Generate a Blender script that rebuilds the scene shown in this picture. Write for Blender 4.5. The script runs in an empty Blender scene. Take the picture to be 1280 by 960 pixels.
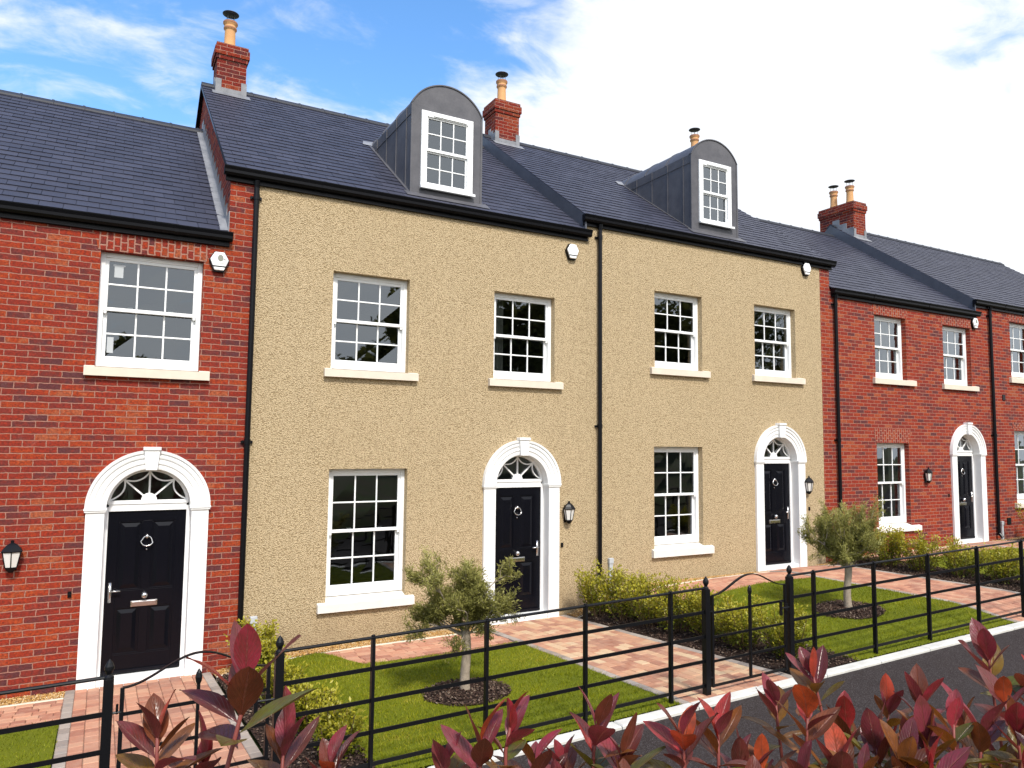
import bpy, math, random
import numpy as np
from mathutils import Vector
random.seed(7); RNG = np.random.default_rng(11)
scene = bpy.context.scene
COL = scene.collection
R = math.radians

# ------------------------------------------------------------------ mesh helpers
class MB:
    def __init__(s): s.v = []; s.f = []; s.t = []; s.uv = None
    def add(s, vs, fs, tint=None):
        n = len(s.v); s.v += [tuple(p) for p in vs]
        s.f += [tuple(i + n for i in f) for f in fs]
        s.t += [0.5 if tint is None else tint] * len(vs)
        return s
    def quad(s, a, b, c, d, tint=None): return s.add([a, b, c, d], [(0, 1, 2, 3)], tint)
    def box(s, x0, x1, y0, y1, z0, z1, tint=None):
        v = [(x, y, z) for z in (z0, z1) for y in (y0, y1) for x in (x0, x1)]
        return s.add(v, [(0, 2, 3, 1), (4, 5, 7, 6), (0, 1, 5, 4), (1, 3, 7, 5), (3, 2, 6, 7), (2, 0, 4, 6)], tint)
    def prism(s, poly, a0, a1, axis='x', tint=None):
        """poly: 2D outline, extruded along axis. x: (y,z)  y: (x,z)  z: (x,y)"""
        n = len(poly)
        def P(p, a):
            return (a, p[0], p[1]) if axis == 'x' else ((p[0], a, p[1]) if axis == 'y' else (p[0], p[1], a))
        v = [P(p, a0) for p in poly] + [P(p, a1) for p in poly]
        f = [tuple(range(n - 1, -1, -1)), tuple(range(n, 2 * n))]
        f += [(i, (i + 1) % n, n + (i + 1) % n, n + i) for i in range(n)]
        return s.add(v, f, tint)
    def tube(s, pts, r, n=6, cap=True, tint=None):
        pts = [Vector(p) for p in pts]; m = len(pts)
        rs = r if isinstance(r, (list, tuple)) else [r] * m
        v = []; up = None
        for i in range(m):
            d = (pts[min(i + 1, m - 1)] - pts[max(i - 1, 0)])
            d = d.normalized() if d.length > 1e-9 else Vector((0, 0, 1))
            if up is None: up = Vector((0, 0, 1)) if abs(d.z) < .9 else Vector((1, 0, 0))
            a = d.cross(up)
            if a.length < 1e-6: a = d.cross(Vector((0, 1, 0)))
            a.normalize(); b = d.cross(a).normalized(); up = -b if False else a.cross(d)
            for k in range(n):
                th = 2 * math.pi * k / n
                v.append(pts[i] + (a * math.cos(th) + b * math.sin(th)) * rs[i])
        f = [(i * n + k, i * n + (k + 1) % n, (i + 1) * n + (k + 1) % n, (i + 1) * n + k) for i in range(m - 1) for k in range(n)]
        if cap: f += [tuple(range(n - 1, -1, -1)), tuple((m - 1) * n + k for k in range(n))]
        return s.add(v, f, tint)
    def bar(s, p, q, w, h, tint=None):
        """rectangular bar between two points; w horizontal thickness, h vertical"""
        p = Vector(p); q = Vector(q); d = (q - p).normalized()
        sd = d.cross(Vector((0, 0, 1)))
        if sd.length < 1e-5: sd = Vector((1, 0, 0))
        sd.normalize(); up = sd.cross(d).normalized()
        v = []
        for c in (p, q):
            for a, b in ((-1, -1), (1, -1), (1, 1), (-1, 1)): v.append(c + sd * a * w / 2 + up * b * h / 2)
        return s.add(v, [(0, 1, 2, 3), (7, 6, 5, 4), (0, 4, 5, 1), (1, 5, 6, 2), (2, 6, 7, 3), (3, 7, 4, 0)], tint)
    def lathe(s, prof, c, n=16, tint=None):
        """prof: (radius, z) from bottom to top"""
        v = []; m = len(prof)
        for r, z in prof:
            for k in range(n):
                th = 2 * math.pi * k / n; v.append((c[0] + r * math.cos(th), c[1] + r * math.sin(th), c[2] + z))
        f = [(i * n + k, i * n + (k + 1) % n, (i + 1) * n + (k + 1) % n, (i + 1) * n + k) for i in range(m - 1) for k in range(n)]
        f += [tuple(range(n - 1, -1, -1)), tuple((m - 1) * n + k for k in range(n))]
        return s.add(v, f, tint)
    def sphere(s, c, r, n=10, sz=1.0, tint=None):
        m = n // 2
        return s.lathe([(max(1e-4, r * math.sin(math.pi * i / m)), -r * sz * math.cos(math.pi * i / m)) for i in range(m + 1)], c, n, tint)

def link_mesh(name, v, f, mat, tint=None, smooth=False):
    me = bpy.data.meshes.new(name)
    me.from_pydata(v, [], f); me.update()
    if tint is not None:
        a = me.attributes.new('tint', 'FLOAT', 'POINT'); a.data.foreach_set('value', np.asarray(tint, dtype=np.float32))
    if mat: me.materials.append(mat)
    if smooth: me.polygons.foreach_set('use_smooth', [True] * len(me.polygons))
    o = bpy.data.objects.new(name, me); COL.objects.link(o)
    return o
def fast_mesh(name, V, F, mat, tint=None, uv=None, smooth=False):
    """V (n,3), F (m,k) numpy"""
    me = bpy.data.meshes.new(name); V = np.asarray(V, np.float32); F = np.asarray(F, np.int32); m, k = F.shape
    me.vertices.add(len(V)); me.vertices.foreach_set('co', V.ravel())
    me.loops.add(m * k); me.loops.foreach_set('vertex_index', F.ravel())
    me.polygons.add(m); me.polygons.foreach_set('loop_start', np.arange(0, m * k, k, dtype=np.int32))
    if uv is not None:
        l = me.uv_layers.new(name='UVMap'); l.data.foreach_set('uv', np.asarray(uv, np.float32)[F.ravel()].ravel())
    if tint is not None:
        a = me.attributes.new('tint', 'FLOAT', 'POINT'); a.data.foreach_set('value', np.asarray(tint, np.float32))
    me.update(calc_edges=True); me.validate()
    if smooth: me.polygons.foreach_set('use_smooth', [True] * m)
    me.materials.append(mat)
    o = bpy.data.objects.new(name, me); COL.objects.link(o); return o
def parent_to(o, p):
    if p is None: return o
    o.parent = p
    if p.parent is None and not p.get('local') and p.type == 'EMPTY': o.location = -p.location
    return o
def obj(name, mb, mat, parent=None, bevel=0, smooth=False):
    o = link_mesh(name, mb.v, mb.f, mat, mb.t, smooth)
    parent_to(o, parent)
    if bevel:
        b = o.modifiers.new('Bevel', 'BEVEL'); b.width = bevel; b.segments = 2; b.limit_method = 'ANGLE'; b.angle_limit = R(40)
    return o
def tag(o, label=None, cat=None, group=None, kind=None):
    if label: o['label'] = label
    if cat: o['category'] = cat
    if group: o['group'] = group
    if kind: o['kind'] = kind
    return o
def thing(name, label, cat, loc=(0, 0, 0), group=None, local=False):
    o = bpy.data.objects.new(name, None); COL.objects.link(o); o.location = loc; o.empty_display_size = .2
    if local: o['local'] = True
    return tag(o, label, cat, group)
def dup(root, loc, label):
    r = root.copy(); COL.objects.link(r); r.location = loc; r['label'] = label
    for ch in root.children:
        c = ch.copy(); COL.objects.link(c); c.parent = r
        for g in ch.children:
            d = g.copy(); COL.objects.link(d); d.parent = c
    return r

# ------------------------------------------------------------------ materials
class NT:
    def __init__(s, name):
        s.m = bpy.data.materials.new(name); s.m.use_nodes = True; s.t = s.m.node_tree; s.n = s.t.nodes
        s.b = s.n['Principled BSDF']; s.out = s.n['Material Output']
    def new(s, typ, **kw):
        n = s.n.new(typ)
        for k, v in kw.items():
            if k in n.inputs: s.set(n.inputs[k], v)
            else: setattr(n, k, v)
        return n
    def set(s, inp, v):
        if isinstance(v, bpy.types.NodeSocket): s.t.links.new(v, inp)
        else: inp.default_value = v
    def math(s, op, a, b=None, clamp=False):
        n = s.n.new('ShaderNodeMath'); n.operation = op; n.use_clamp = clamp; s.set(n.inputs[0], a)
        if b is not None: s.set(n.inputs[1], b)
        return n.outputs[0]
    def mix(s, fac, a, b, typ='MIX'):
        n = s.n.new('ShaderNodeMix'); n.data_type = 'RGBA'; n.blend_type = typ
        s.set(n.inputs[0], fac); s.set(n.inputs[6], a); s.set(n.inputs[7], b); return n.outputs[2]
    def ramp(s, fac, stops, interp='LINEAR'):
        n = s.n.new('ShaderNodeValToRGB'); cr = n.color_ramp; cr.interpolation = interp
        while len(cr.elements) < len(stops): cr.elements.new(.5)
        for e, (p, c) in zip(cr.elements, stops):
            e.position = p; e.color = (c if len(c) == 4 else (*c, 1)) if isinstance(c, tuple) else (c, c, c, 1)
        s.set(n.inputs[0], fac); return n.outputs[0]
    def coord(s): return s.new('ShaderNodeTexCoord').outputs['Object']
    def noise(s, scale, detail=4, rough=.55, vec=None, dist=0):
        n = s.new('ShaderNodeTexNoise', Scale=scale, Detail=detail, Roughness=rough, Distortion=dist)
        s.set(n.inputs['Vector'], vec if vec is not None else s.coord()); return n.outputs['Fac']
    def bump(s, h, strength=.5, dist=.01, normal=None):
        n = s.new('ShaderNodeBump', Height=h, Strength=strength, Distance=dist)
        if normal is not None: s.set(n.inputs['Normal'], normal)
        return n.outputs[0]
    def tint(s): return s.new('ShaderNodeAttribute', attribute_name='tint').outputs['Fac']
    def fin(s, color=None, rough=None, normal=None, spec=None, metal=None):
        b = s.b
        if color is not None: s.set(b.inputs['Base Color'], color)
        if rough is not None: s.set(b.inputs['Roughness'], rough)
        if normal is not None: s.set(b.inputs['Normal'], normal)
        if spec is not None: s.set(b.inputs['Specular IOR Level'], spec)
        if metal is not None: s.set(b.inputs['Metallic'], metal)
        return s.m
def c4(*c): return (*c, 1.0)

def m_brick(name, soldier=False, dark=1.0):
    n = NT(name); co = n.coord(); sp = n.new('ShaderNodeSeparateXYZ', Vector=co)
    nm = n.new('ShaderNodeNewGeometry').outputs['Normal']; sn = n.new('ShaderNodeSeparateXYZ', Vector=nm)
    side = n.math('GREATER_THAN', n.math('ABSOLUTE', sn.outputs[0]), .6)
    mx = n.new('ShaderNodeMix'); mx.data_type = 'FLOAT'; n.set(mx.inputs[0], side); n.set(mx.inputs[2], sp.outputs[0]); n.set(mx.inputs[3], sp.outputs[1])
    u = mx.outputs[0]; v = sp.outputs[2]
    w1 = n.math('MULTIPLY', n.math('SUBTRACT', n.noise(11, 3), .5), .022)
    w2 = n.math('MULTIPLY', n.math('SUBTRACT', n.noise(23, 3, vec=None), .5), .022)
    u2 = n.math('ADD', u, w2); v2 = n.math('ADD', v, w1)
    cv = n.new('ShaderNodeCombineXYZ', X=(v2 if soldier else u2), Y=(u2 if soldier else v2))
    br = n.new('ShaderNodeTexBrick', Vector=cv.outputs[0], Color1=c4(0, 0, 0), Color2=c4(1, 1, 1), Mortar=c4(.5, .5, .5), Scale=1.0,
               **{'Mortar Size': (.0105 if soldier else .0066), 'Mortar Smooth': .35, 'Bias': 0.0, 'Brick Width': (.1125 if soldier else .235), 'Row Height': (.0765 if soldier else .075)})
    br.offset = .5; br.squash = 1.0
    rnd = n.new('ShaderNodeSeparateColor', Color=br.outputs['Color']).outputs[0]
    fine = n.noise(38, 6, .7); mid = n.noise(14, 4); big = n.noise(1.1, 4, .6)
    k = n.math('ADD', n.math('ADD', n.math('MULTIPLY', rnd, .95), .03), n.math('MULTIPLY', n.math('SUBTRACT', mid, .5), .8))
    k = n.math('ADD', k, n.math('MULTIPLY', n.math('SUBTRACT', big, .5), 1.0), True)
    base = n.ramp(k, [(0, (.115, .036, .040)), (.12, (.165, .034, .030)), (.25, (.25, .032, .021)), (.48, (.315, .031, .0145)), (.72, (.37, .040, .0125)), (.9, (.42, .064, .016)), (1, (.43, .11, .045))])
    # soot and lime wear
    lime = n.math('MULTIPLY', n.ramp(n.noise(6, 6, .75), [(.56, 0.), (.74, 1.)]), .34)
    base = n.mix(lime, base, c4(.36, .20, .17))
    base = n.mix(n.math('MULTIPLY', n.ramp(fine, [(.32, 1.), (.62, 0.)]), .85), base, c4(.075, .020, .016))
    mort = n.mix(n.noise(30, 3), c4(.29, .12, .085), c4(.42, .235, .175))
    if dark != 1.0: base = n.mix(1.0, base, c4(dark, dark * .92, dark * .95), 'MULTIPLY')
    col = n.mix(br.outputs['Fac'], base, mort)
    h = n.math('ADD', n.math('MULTIPLY', br.outputs['Fac'], -1.0), n.math('MULTIPLY', n.noise(42, 6, .75), 1.5))
    h = n.math('ADD', h, n.math('MULTIPLY', rnd, .25))
    return n.fin(col, .9, n.bump(h, .85, .013), .2)
def m_render(name):
    n = NT(name); co = n.coord()
    mp = n.new('ShaderNodeMapping', Vector=co, Scale=(1, 1, 1.35))
    v1 = n.new('ShaderNodeTexVoronoi', Vector=mp.outputs[0], Scale=62.0, Randomness=1.0); v1.feature = 'SMOOTH_F1'
    n.set(v1.inputs['Smoothness'], .35)
    a = n.noise(50, 5, .7, mp.outputs[0]); b = n.noise(120, 4, .75, mp.outputs[0])
    h = n.math('SUBTRACT', n.math('ADD', n.math('MULTIPLY', a, 1.3), n.math('MULTIPLY', b, .6)), n.math('MULTIPLY', v1.outputs['Distance'], .9))
    big = n.noise(.55, 3)
    col = n.mix(big, c4(.57, .436, .262), c4(.62, .482, .30))
    col = n.mix(n.ramp(h, [(.27, 1.), (.64, 0.)]), col, c4(.31, .225, .12))
    col = n.mix(n.math('MULTIPLY', n.ramp(n.noise(48, 3), [(.6, 0.), (.72, 1.)]), .4), col, c4(.70, .60, .42))
    # faint rain streaks and splash marks near the ground
    ms = n.new('ShaderNodeMapping', Vector=co, Scale=(5, 5, .35)); z = n.new('ShaderNodeSeparateXYZ', Vector=co).outputs[2]
    col = n.mix(n.math('MULTIPLY', n.ramp(n.noise(1.3, 5, .6, ms.outputs[0]), [(.48, 0.), (.72, 1.)]), .16), col, c4(.33, .25, .15))
    base = n.math('MULTIPLY', n.ramp(n.math('SUBTRACT', z, n.math('MULTIPLY', n.noise(3, 4), .55)), [(.0, 1.), (.45, 0.)]), .30)
    col = n.mix(base, col, c4(.30, .21, .12))
    return n.fin(col, .92, n.bump(h, .8, .018), .2)
def m_simple(name, col, rough=.5, spec=.5, metal=0, nscale=0, namt=.15, bump=0, bscale=60, bdist=.004):
    n = NT(name); c = c4(*col)
    if nscale:
        d = c4(*[x * (1 - namt) for x in col]); l = c4(*[min(1, x * (1 + namt)) for x in col])
        c = n.mix(n.noise(nscale, 5, .6), d, l)
    nm = n.bump(n.noise(bscale, 5, .65), bump, bdist) if bump else None
    return n.fin(c, rough, nm, spec, metal)
def m_slate():
    n = NT('slate'); t = n.tint()
    c = n.ramp(t, [(0, (.031, .032, .047)), (.5, (.037, .038, .056)), (1, (.046, .047, .068))])
    st = n.noise(5, 5, .65); c = n.mix(n.math('MULTIPLY', st, .35), c, c4(.055, .056, .074))
    mp = n.new('ShaderNodeMapping', Vector=n.coord(), Scale=(6, 40, 40))
    r = n.math('ADD', n.math('MULTIPLY', n.noise(12, 4), .25), .42)
    return n.fin(c, r, n.bump(n.noise(1.5, 5, .6, mp.outputs[0]), .22, .006), .26)
def m_lead(name, a, b, rough=.5):
    n = NT(name)
    c = n.mix(n.ramp(n.noise(3.2, 6, .7), [(.3, 0.), (.72, 1.)]), c4(*a), c4(*b))
    return n.fin(c, rough, n.bump(n.noise(7, 4), .3, .012), .4)
def m_glass():
    n = NT('window glass'); n.n.remove(n.b)
    g = n.new('ShaderNodeBsdfGlossy', Color=c4(.90, .96, 1), Roughness=.012); tr = n.new('ShaderNodeBsdfTransparent', Color=c4(.50, .54, .54))
    mp = n.new('ShaderNodeMapping', Vector=n.coord(), Scale=(1, 1, 1))
    bp = n.bump(n.noise(2.3, 2, .4, mp.outputs[0]), .10, .02); n.set(g.inputs['Normal'], bp)
    fr = n.new('ShaderNodeFresnel', IOR=1.52)
    fac = n.math('ADD', n.math('MULTIPLY', fr.outputs[0], 2.35), .015, True)
    ms = n.new('ShaderNodeMixShader'); n.set(ms.inputs[0], fac); n.set(ms.inputs[1], tr.outputs[0]); n.set(ms.inputs[2], g.outputs[0])
    n.t.links.new(ms.outputs[0], n.out.inputs[0]); return n.m
def m_paver(name, stops):
    n = NT(name); t = n.tint()
    c = n.ramp(t, stops)
    c = n.mix(n.math('MULTIPLY', n.ramp(n.noise(11, 6, .7), [(.35, 0.), (.75, 1.)]), .4), c, c4(.50, .36, .26))
    c = n.mix(n.math('MULTIPLY', n.ramp(n.noise(1.6, 4), [(.45, 0.), (.8, 1.)]), .30), c, c4(.26, .19, .15))
    return n.fin(c, .85, n.bump(n.noise(55, 5, .7), .35, .006), .3)
def m_leaf(name, stops, rough=.45, trans=.3, spec=.4):
    n = NT(name); c = n.ramp(n.tint(), stops); n.fin(c, rough, None, spec)
    tb = n.new('ShaderNodeBsdfTranslucent'); n.set(tb.inputs[0], c)
    ms = n.new('ShaderNodeMixShader'); n.set(ms.inputs[0], trans); n.set(ms.inputs[1], n.b.outputs[0]); n.set(ms.inputs[2], tb.outputs[0])
    n.t.links.new(ms.outputs[0], n.out.inputs[0]); return n.m
def m_photinia():
    n = NT('photinia leaf'); uv = n.new('ShaderNodeTexCoord').outputs['UV']; sp = n.new('ShaderNodeSeparateXYZ', Vector=uv)
    u = n.math('ABSOLUTE', n.math('SUBTRACT', sp.outputs[0], .5))
    c = n.ramp(n.tint(), [(0, (.085, .105, .010)), (.16, (.17, .125, .012)), (.32, (.26, .095, .017)), (.45, (.17, .045, .022)), (.58, (.17, .030, .040)), (.72, (.25, .040, .060)), (.86, (.38, .022, .038)), (1, (.50, .08, .025))])
    blot = n.noise(42, 6, .7); c = n.mix(n.math('MULTIPLY', n.ramp(blot, [(.40, 0.), (.62, 1.)]), .55), c, c4(.085, .032, .014))
    mid = n.ramp(u, [(.0, 1.), (.035, 0.)])
    vv = n.math('SUBTRACT', n.math('MULTIPLY', sp.outputs[1], 9), n.math('MULTIPLY', u, 7))
    vein = n.ramp(n.math('ABSOLUTE', n.math('SUBTRACT', n.math('FRACT', vv), .5)), [(0, 1.), (.09, 0.)])
    c = n.mix(n.math('MULTIPLY', mid, .55), c, c4(.34, .11, .07)); c = n.mix(n.math('MULTIPLY', vein, .22), c, c4(.25, .07, .05))
    h = n.math('ADD', n.math('MULTIPLY', mid, -.9), n.math('MULTIPLY', vein, -.5)); h = n.math('ADD', h, n.math('MULTIPLY', n.noise(60, 3), .7))
    n.fin(c, .31, n.bump(h, .7, .0030), .5)
    tb = n.new('ShaderNodeBsdfTranslucent'); n.set(tb.inputs[0], n.mix(1.0, c, c4(1.25, 1.0, .7), 'MULTIPLY'))
    ms = n.new('ShaderNodeMixShader'); n.set(ms.inputs[0], .3); n.set(ms.inputs[1], n.b.outputs[0]); n.set(ms.inputs[2], tb.outputs[0])
    n.t.links.new(ms.outputs[0], n.out.inputs[0]); return n.m
def m_lawn(name='lawn turf'):
    n = NT(name)
    c = n.mix(n.noise(2.2, 5, .6), c4(.11, .13, .003), c4(.19, .20, .006))
    c = n.mix(n.math('MULTIPLY', n.noise(60, 4, .7), .5), c, c4(.03, .05, .006))
    return n.fin(c, .9, n.bump(n.noise(120, 4, .7), .6, .012), .2)
def m_ground():
    n = NT('ground soil and grass')
    c = n.mix(n.ramp(n.noise(.6, 5, .6), [(.4, 0.), (.6, 1.)]), c4(.05, .07, .015), c4(.075, .055, .035))
    return n.fin(c, .95, n.bump(n.noise(30, 5, .7), .5, .02), .2)
def m_tarmac():
    n = NT('tarmac')
    v = n.new('ShaderNodeTexVoronoi', Vector=n.coord(), Scale=150.0)
    c = n.mix(n.noise(.9, 5, .65), c4(.020, .0145, .0130), c4(.036, .0265, .024))
    sep = n.new('ShaderNodeSeparateColor', Color=v.outputs['Color']).outputs[0]
    c = n.mix(n.ramp(sep, [(.70, 0.), (.95, 1.)]), c, c4(.085, .074, .074))
    return n.fin(c, .82, n.bump(v.outputs['Distance'], .6, .006), .15)

M = dict(
    brick=m_brick('red brick'), soldier=m_brick('soldier brick arch', True), stack=m_brick('chimney brick', dark=.72),
    render=m_render('sand roughcast render'), slate=m_slate(),
    ridge=m_simple('ridge tile', (.026, .028, .036), .6, .3, nscale=6, namt=.3),
    white=m_simple('white upvc', (.80, .80, .785), .32, .45, nscale=3, namt=.03),
    stonewhite=m_simple('white painted surround', (.78, .775, .755), .5, .35, nscale=4, namt=.04, bump=.12, bscale=40),
    sill=m_simple('cast stone sill', (.64, .56, .455), .8, .3, nscale=7, namt=.12, bump=.25, bscale=90),
    sillwhite=m_simple('pale cast stone sill', (.70, .66, .60), .8, .3, nscale=9, namt=.10, bump=.25, bscale=90),
    black=m_simple('black pvc', (.0032, .0032, .0045), .36, .2),
    blackpaint=m_simple('black door paint', (.0035, .0036, .006), .22, .18, nscale=3, namt=.1),
    iron=m_simple('black painted iron', (.004, .004, .005), .42, .25, bump=.2, bscale=120, bdist=.002),
    chrome=m_simple('brushed steel', (.62, .60, .58), .22, .5, 1.0),
    lead=m_lead('dormer lead', (.060, .059, .067), (.105, .101, .108), .5),
    leadlight=m_lead('lead flashing', (.12, .125, .135), (.27, .27, .28), .5),
    clad=m_lead('slate grey verge cladding', (.062, .066, .080), (.085, .090, .108), .5),
    clay=m_simple('buff clay pot', (.56, .30, .125), .75, .3, nscale=9, namt=.18, bump=.2, bscale=50),
    clayband=m_simple('darker clay band', (.33, .15, .085), .75, .3, nscale=9, namt=.2),
    cowl=m_simple('dark metal cowl', (.10, .10, .105), .45, .5, .6),
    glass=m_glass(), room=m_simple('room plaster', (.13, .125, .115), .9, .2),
    curtain=m_simple('pale curtain', (.55, .52, .46), .9, .2, nscale=20, namt=.1),
    lampglass=m_simple('frosted lamp glass', (.62, .60, .56), .35, .5),
    alarmwhite=m_simple('white alarm plastic', (.85, .85, .84), .4, .5), emblem=m_simple('grey emblem', (.22, .23, .19), .5, .4),
    greypipe=m_simple('pale grey conduit', (.45, .46, .47), .5, .4),
    paver=m_paver('block paving', [(0, (.29, .115, .070)), (.25, (.40, .180, .105)), (.5, (.47, .235, .135)), (.75, (.51, .30, .17)), (1, (.56, .40, .24))]),
    paverred=m_paver('block paving red', [(0, (.29, .105, .065)), (.35, (.40, .165, .098)), (.7, (.46, .205, .122)), (1, (.51, .28, .17))]),
    edge=m_paver('grey edging block', [(0, (.20, .175, .155)), (.5, (.27, .235, .205)), (1, (.35, .31, .27))]),
    kerb=m_simple('concrete kerb', (.56, .54, .49), .9, .25, nscale=5, namt=.30, bump=.4, bscale=110),
    edgestrip=m_simple('cream concrete edging', (.60, .52, .40), .85, .3, nscale=10, namt=.12, bump=.3, bscale=90),
    joint=m_simple('jointing sand', (.16, .11, .085), .95, .1, nscale=30, namt=.3),
    lawn=m_lawn(), ground=m_ground(), tarmac=m_tarmac(),
    soil=m_simple('mulch soil', (.036, .022, .016), .95, .15, nscale=18, namt=.5, bump=.8, bscale=60, bdist=.02),
    chip=m_leaf('bark chip', [(0, (.022, .012, .010)), (.5, (.06, .034, .024)), (.85, (.13, .085, .06)), (1, (.25, .19, .14))], .85, .0, .2),
    stone=m_leaf('golden gravel', [(0, (.20, .09, .02)), (.4, (.42, .22, .06)), (.75, (.55, .34, .12)), (1, (.66, .52, .34))], .75, .0, .3),
    blade=m_leaf('grass blade', [(0, (.080, .11, .003)), (.5, (.205, .235, .005)), (.85, (.32, .31, .009)), (1, (.42, .36, .05))], .55, .35, .25),
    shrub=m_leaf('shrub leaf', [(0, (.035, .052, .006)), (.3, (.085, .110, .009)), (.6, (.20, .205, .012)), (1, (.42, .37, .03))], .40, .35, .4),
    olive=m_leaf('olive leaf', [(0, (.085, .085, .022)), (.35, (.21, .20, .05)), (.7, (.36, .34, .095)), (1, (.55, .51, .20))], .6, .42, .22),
    stem=m_simple('shrub stem', (.13, .085, .05), .85, .2, nscale=30, namt=.3),
    redstem=m_simple('red photinia stem', (.20, .05, .04), .5, .3, nscale=40, namt=.3),
    bark=m_simple('olive bark', (.30, .245, .185), .9, .2, nscale=16, namt=.45, bump=.7, bscale=45, bdist=.012),
    photinia=m_photinia(),
    paper=m_simple('white paper label', (.42, .44, .45), .6, .3),
)

# ------------------------------------------------------------------ ground height
FX = [-8, 1.3, 2.5, 6.7, 8.0, 12.6, 13.8, 18.9, 30]; FZ = [0, 0, .15, .18, .545, .545, .66, .70, .9]
def G(x, y):
    x = np.asarray(x, float); y = np.asarray(y, float)
    a = np.interp(x, FX, FZ); b = .405 + .0265 * (np.clip(x, -25, 60) - 5)
    t = np.clip(-y / 4.5, 0, 1)
    hump = .11 * np.clip((x - 8.2) / 1.5, 0, 1) * np.minimum(1, 7.2 * t * (1 - t)) * np.clip((22 - x) / 4, 0, 1)
    o = a + (b - a) * t + hump
    d = np.clip(-4.5 - y, 0, None)
    o = o + .02 * np.minimum(d, 2.4)
    s = np.clip((d - 2.4) / 1.9, 0, 1); o = o + (s * s * (3 - 2 * s)) * np.maximum(0, 1.35 - o)
    return o
def g1(x, y): return float(G(x, y))
def sheet(name, x0, x1, y0, y1, dz, mat, step=.1, kind='structure', yb=None):
    nx = max(2, int(round((x1 - x0) / step)) + 1); ny = max(2, int(round((y1 - y0) / step)) + 1)
    X = np.linspace(x0, x1, nx); T = np.linspace(0, 1, ny)
    XX, TT = np.meshgrid(X, T); top = np.full(nx, y1) if yb is None else np.array([yb(x) for x in X])
    YY = y0 + TT * (top[None, :] - y0)
    ZZ = G(XX, YY) + dz
    V = np.stack([XX, YY, ZZ], -1).reshape(-1, 3)
    i = np.arange(nx - 1)[None, :] + nx * np.arange(ny - 1)[:, None]
    F = np.stack([i, i + 1, i + 1 + nx, i + nx], -1).reshape(-1, 4)
    o = fast_mesh(name, V, F, mat, smooth=True); o['kind'] = kind
    return o
# one ground sheet to the horizon
gx = np.unique(np.concatenate([np.array([-600, -300, -150, -80, -40, -25, -16]), np.arange(-10, 32.01, .2), np.array([40, 60, 100, 200, 400, 700])]))
gy = np.unique(np.concatenate([np.array([-600, -300, -150, -80, -40, -25, -18, -14]), np.arange(-11, .41, .2), np.array([3, 9, 15, 30, 60, 150, 400, 700])]))
XX, YY = np.meshgrid(gx, gy); ZZ = G(XX, YY) - .05
V = np.stack([XX, YY, ZZ], -1).reshape(-1, 3); nx = len(gx)
i = np.arange(nx - 1)[None, :] + nx * np.arange(len(gy) - 1)[:, None]
F = np.stack([i, i + 1, i + 1 + nx, i + nx], -1).reshape(-1, 4)
fast_mesh('ground', V, F, M['ground'], smooth=True)['kind'] = 'structure'

# lawns
def yb2(x):
    s = min(1, max(0, (x - 2.62) / .35)); s = s * s * (3 - 2 * s)
    return -.36 - .86 * s - .12 * math.sin(max(0, x - 2.9) * 1.2) * (1 if x > 2.9 else 0)
LAWNS = [('lawn', -4.5, -.26, lambda x: -1.30), ('lawn', 2.05, 5.075, yb2), ('lawn', 7.75, 11.045, lambda x: -1.30 - .12 * (x > 10.4) * (x - 10.4)), ('lawn', 13.55, 17.245, lambda x: -1.3)]
for nm, a, b, yb in LAWNS: sheet(nm, a, b, -4.56, -1, .012, M['lawn'], yb=yb)
# tarmac footpath and kerb
sheet('footpath', -6, 32, -7.6, -4.74, -.012, M['tarmac'], .2)
def run_blocks(name, x0, x1, y0, y1, dz, h, mat, length, gap=.004, along='x', kind='structure', cham=.006):
    """a run of individual blocks following the ground"""
    mb = MB(); a, b = (x0, x1) if along == 'x' else (y0, y1); n = max(1, int(round((b - a) / length))); L = (b - a) / n
    for k in range(n):
        p = a + k * L + gap / 2; q = p + L - gap
        xa, xb, ya, yb_ = (p, q, y0, y1) if along == 'x' else (x0, x1, p, q)
        block(mb, xa, xb, ya, yb_, dz + random.uniform(-.002, .002), h, cham)
    o = obj(name, mb, mat); o['kind'] = kind; return o
def block(mb, xa, xb, ya, yb_, dz, h, ch, tint=None):
    P = [(xa, ya), (xb, ya), (xb, yb_), (xa, yb_)]; I = [(xa + ch, ya + ch), (xb - ch, ya + ch), (xb - ch, yb_ - ch), (xa + ch, yb_ - ch)]
    v = [(x, y, g1(x, y) + dz - h) for x, y in P] + [(x, y, g1(x, y) + dz - ch) for x, y in P] + [(x, y, g1(x, y) + dz) for x, y in I]
    f = [(0, 1, 5, 4), (1, 2, 6, 5), (2, 3, 7, 6), (3, 0, 4, 7), (4, 5, 9, 8), (5, 6, 10, 9), (6, 7, 11, 10), (7, 4, 8, 11), (8, 9, 10, 11)]
    mb.add(v, f, random.random() if tint is None else tint)
run_blocks('kerb', -5, 31, -4.74, -4.60, .022, .2, M['kerb'], .915, gap=.010, cham=.012)
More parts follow.
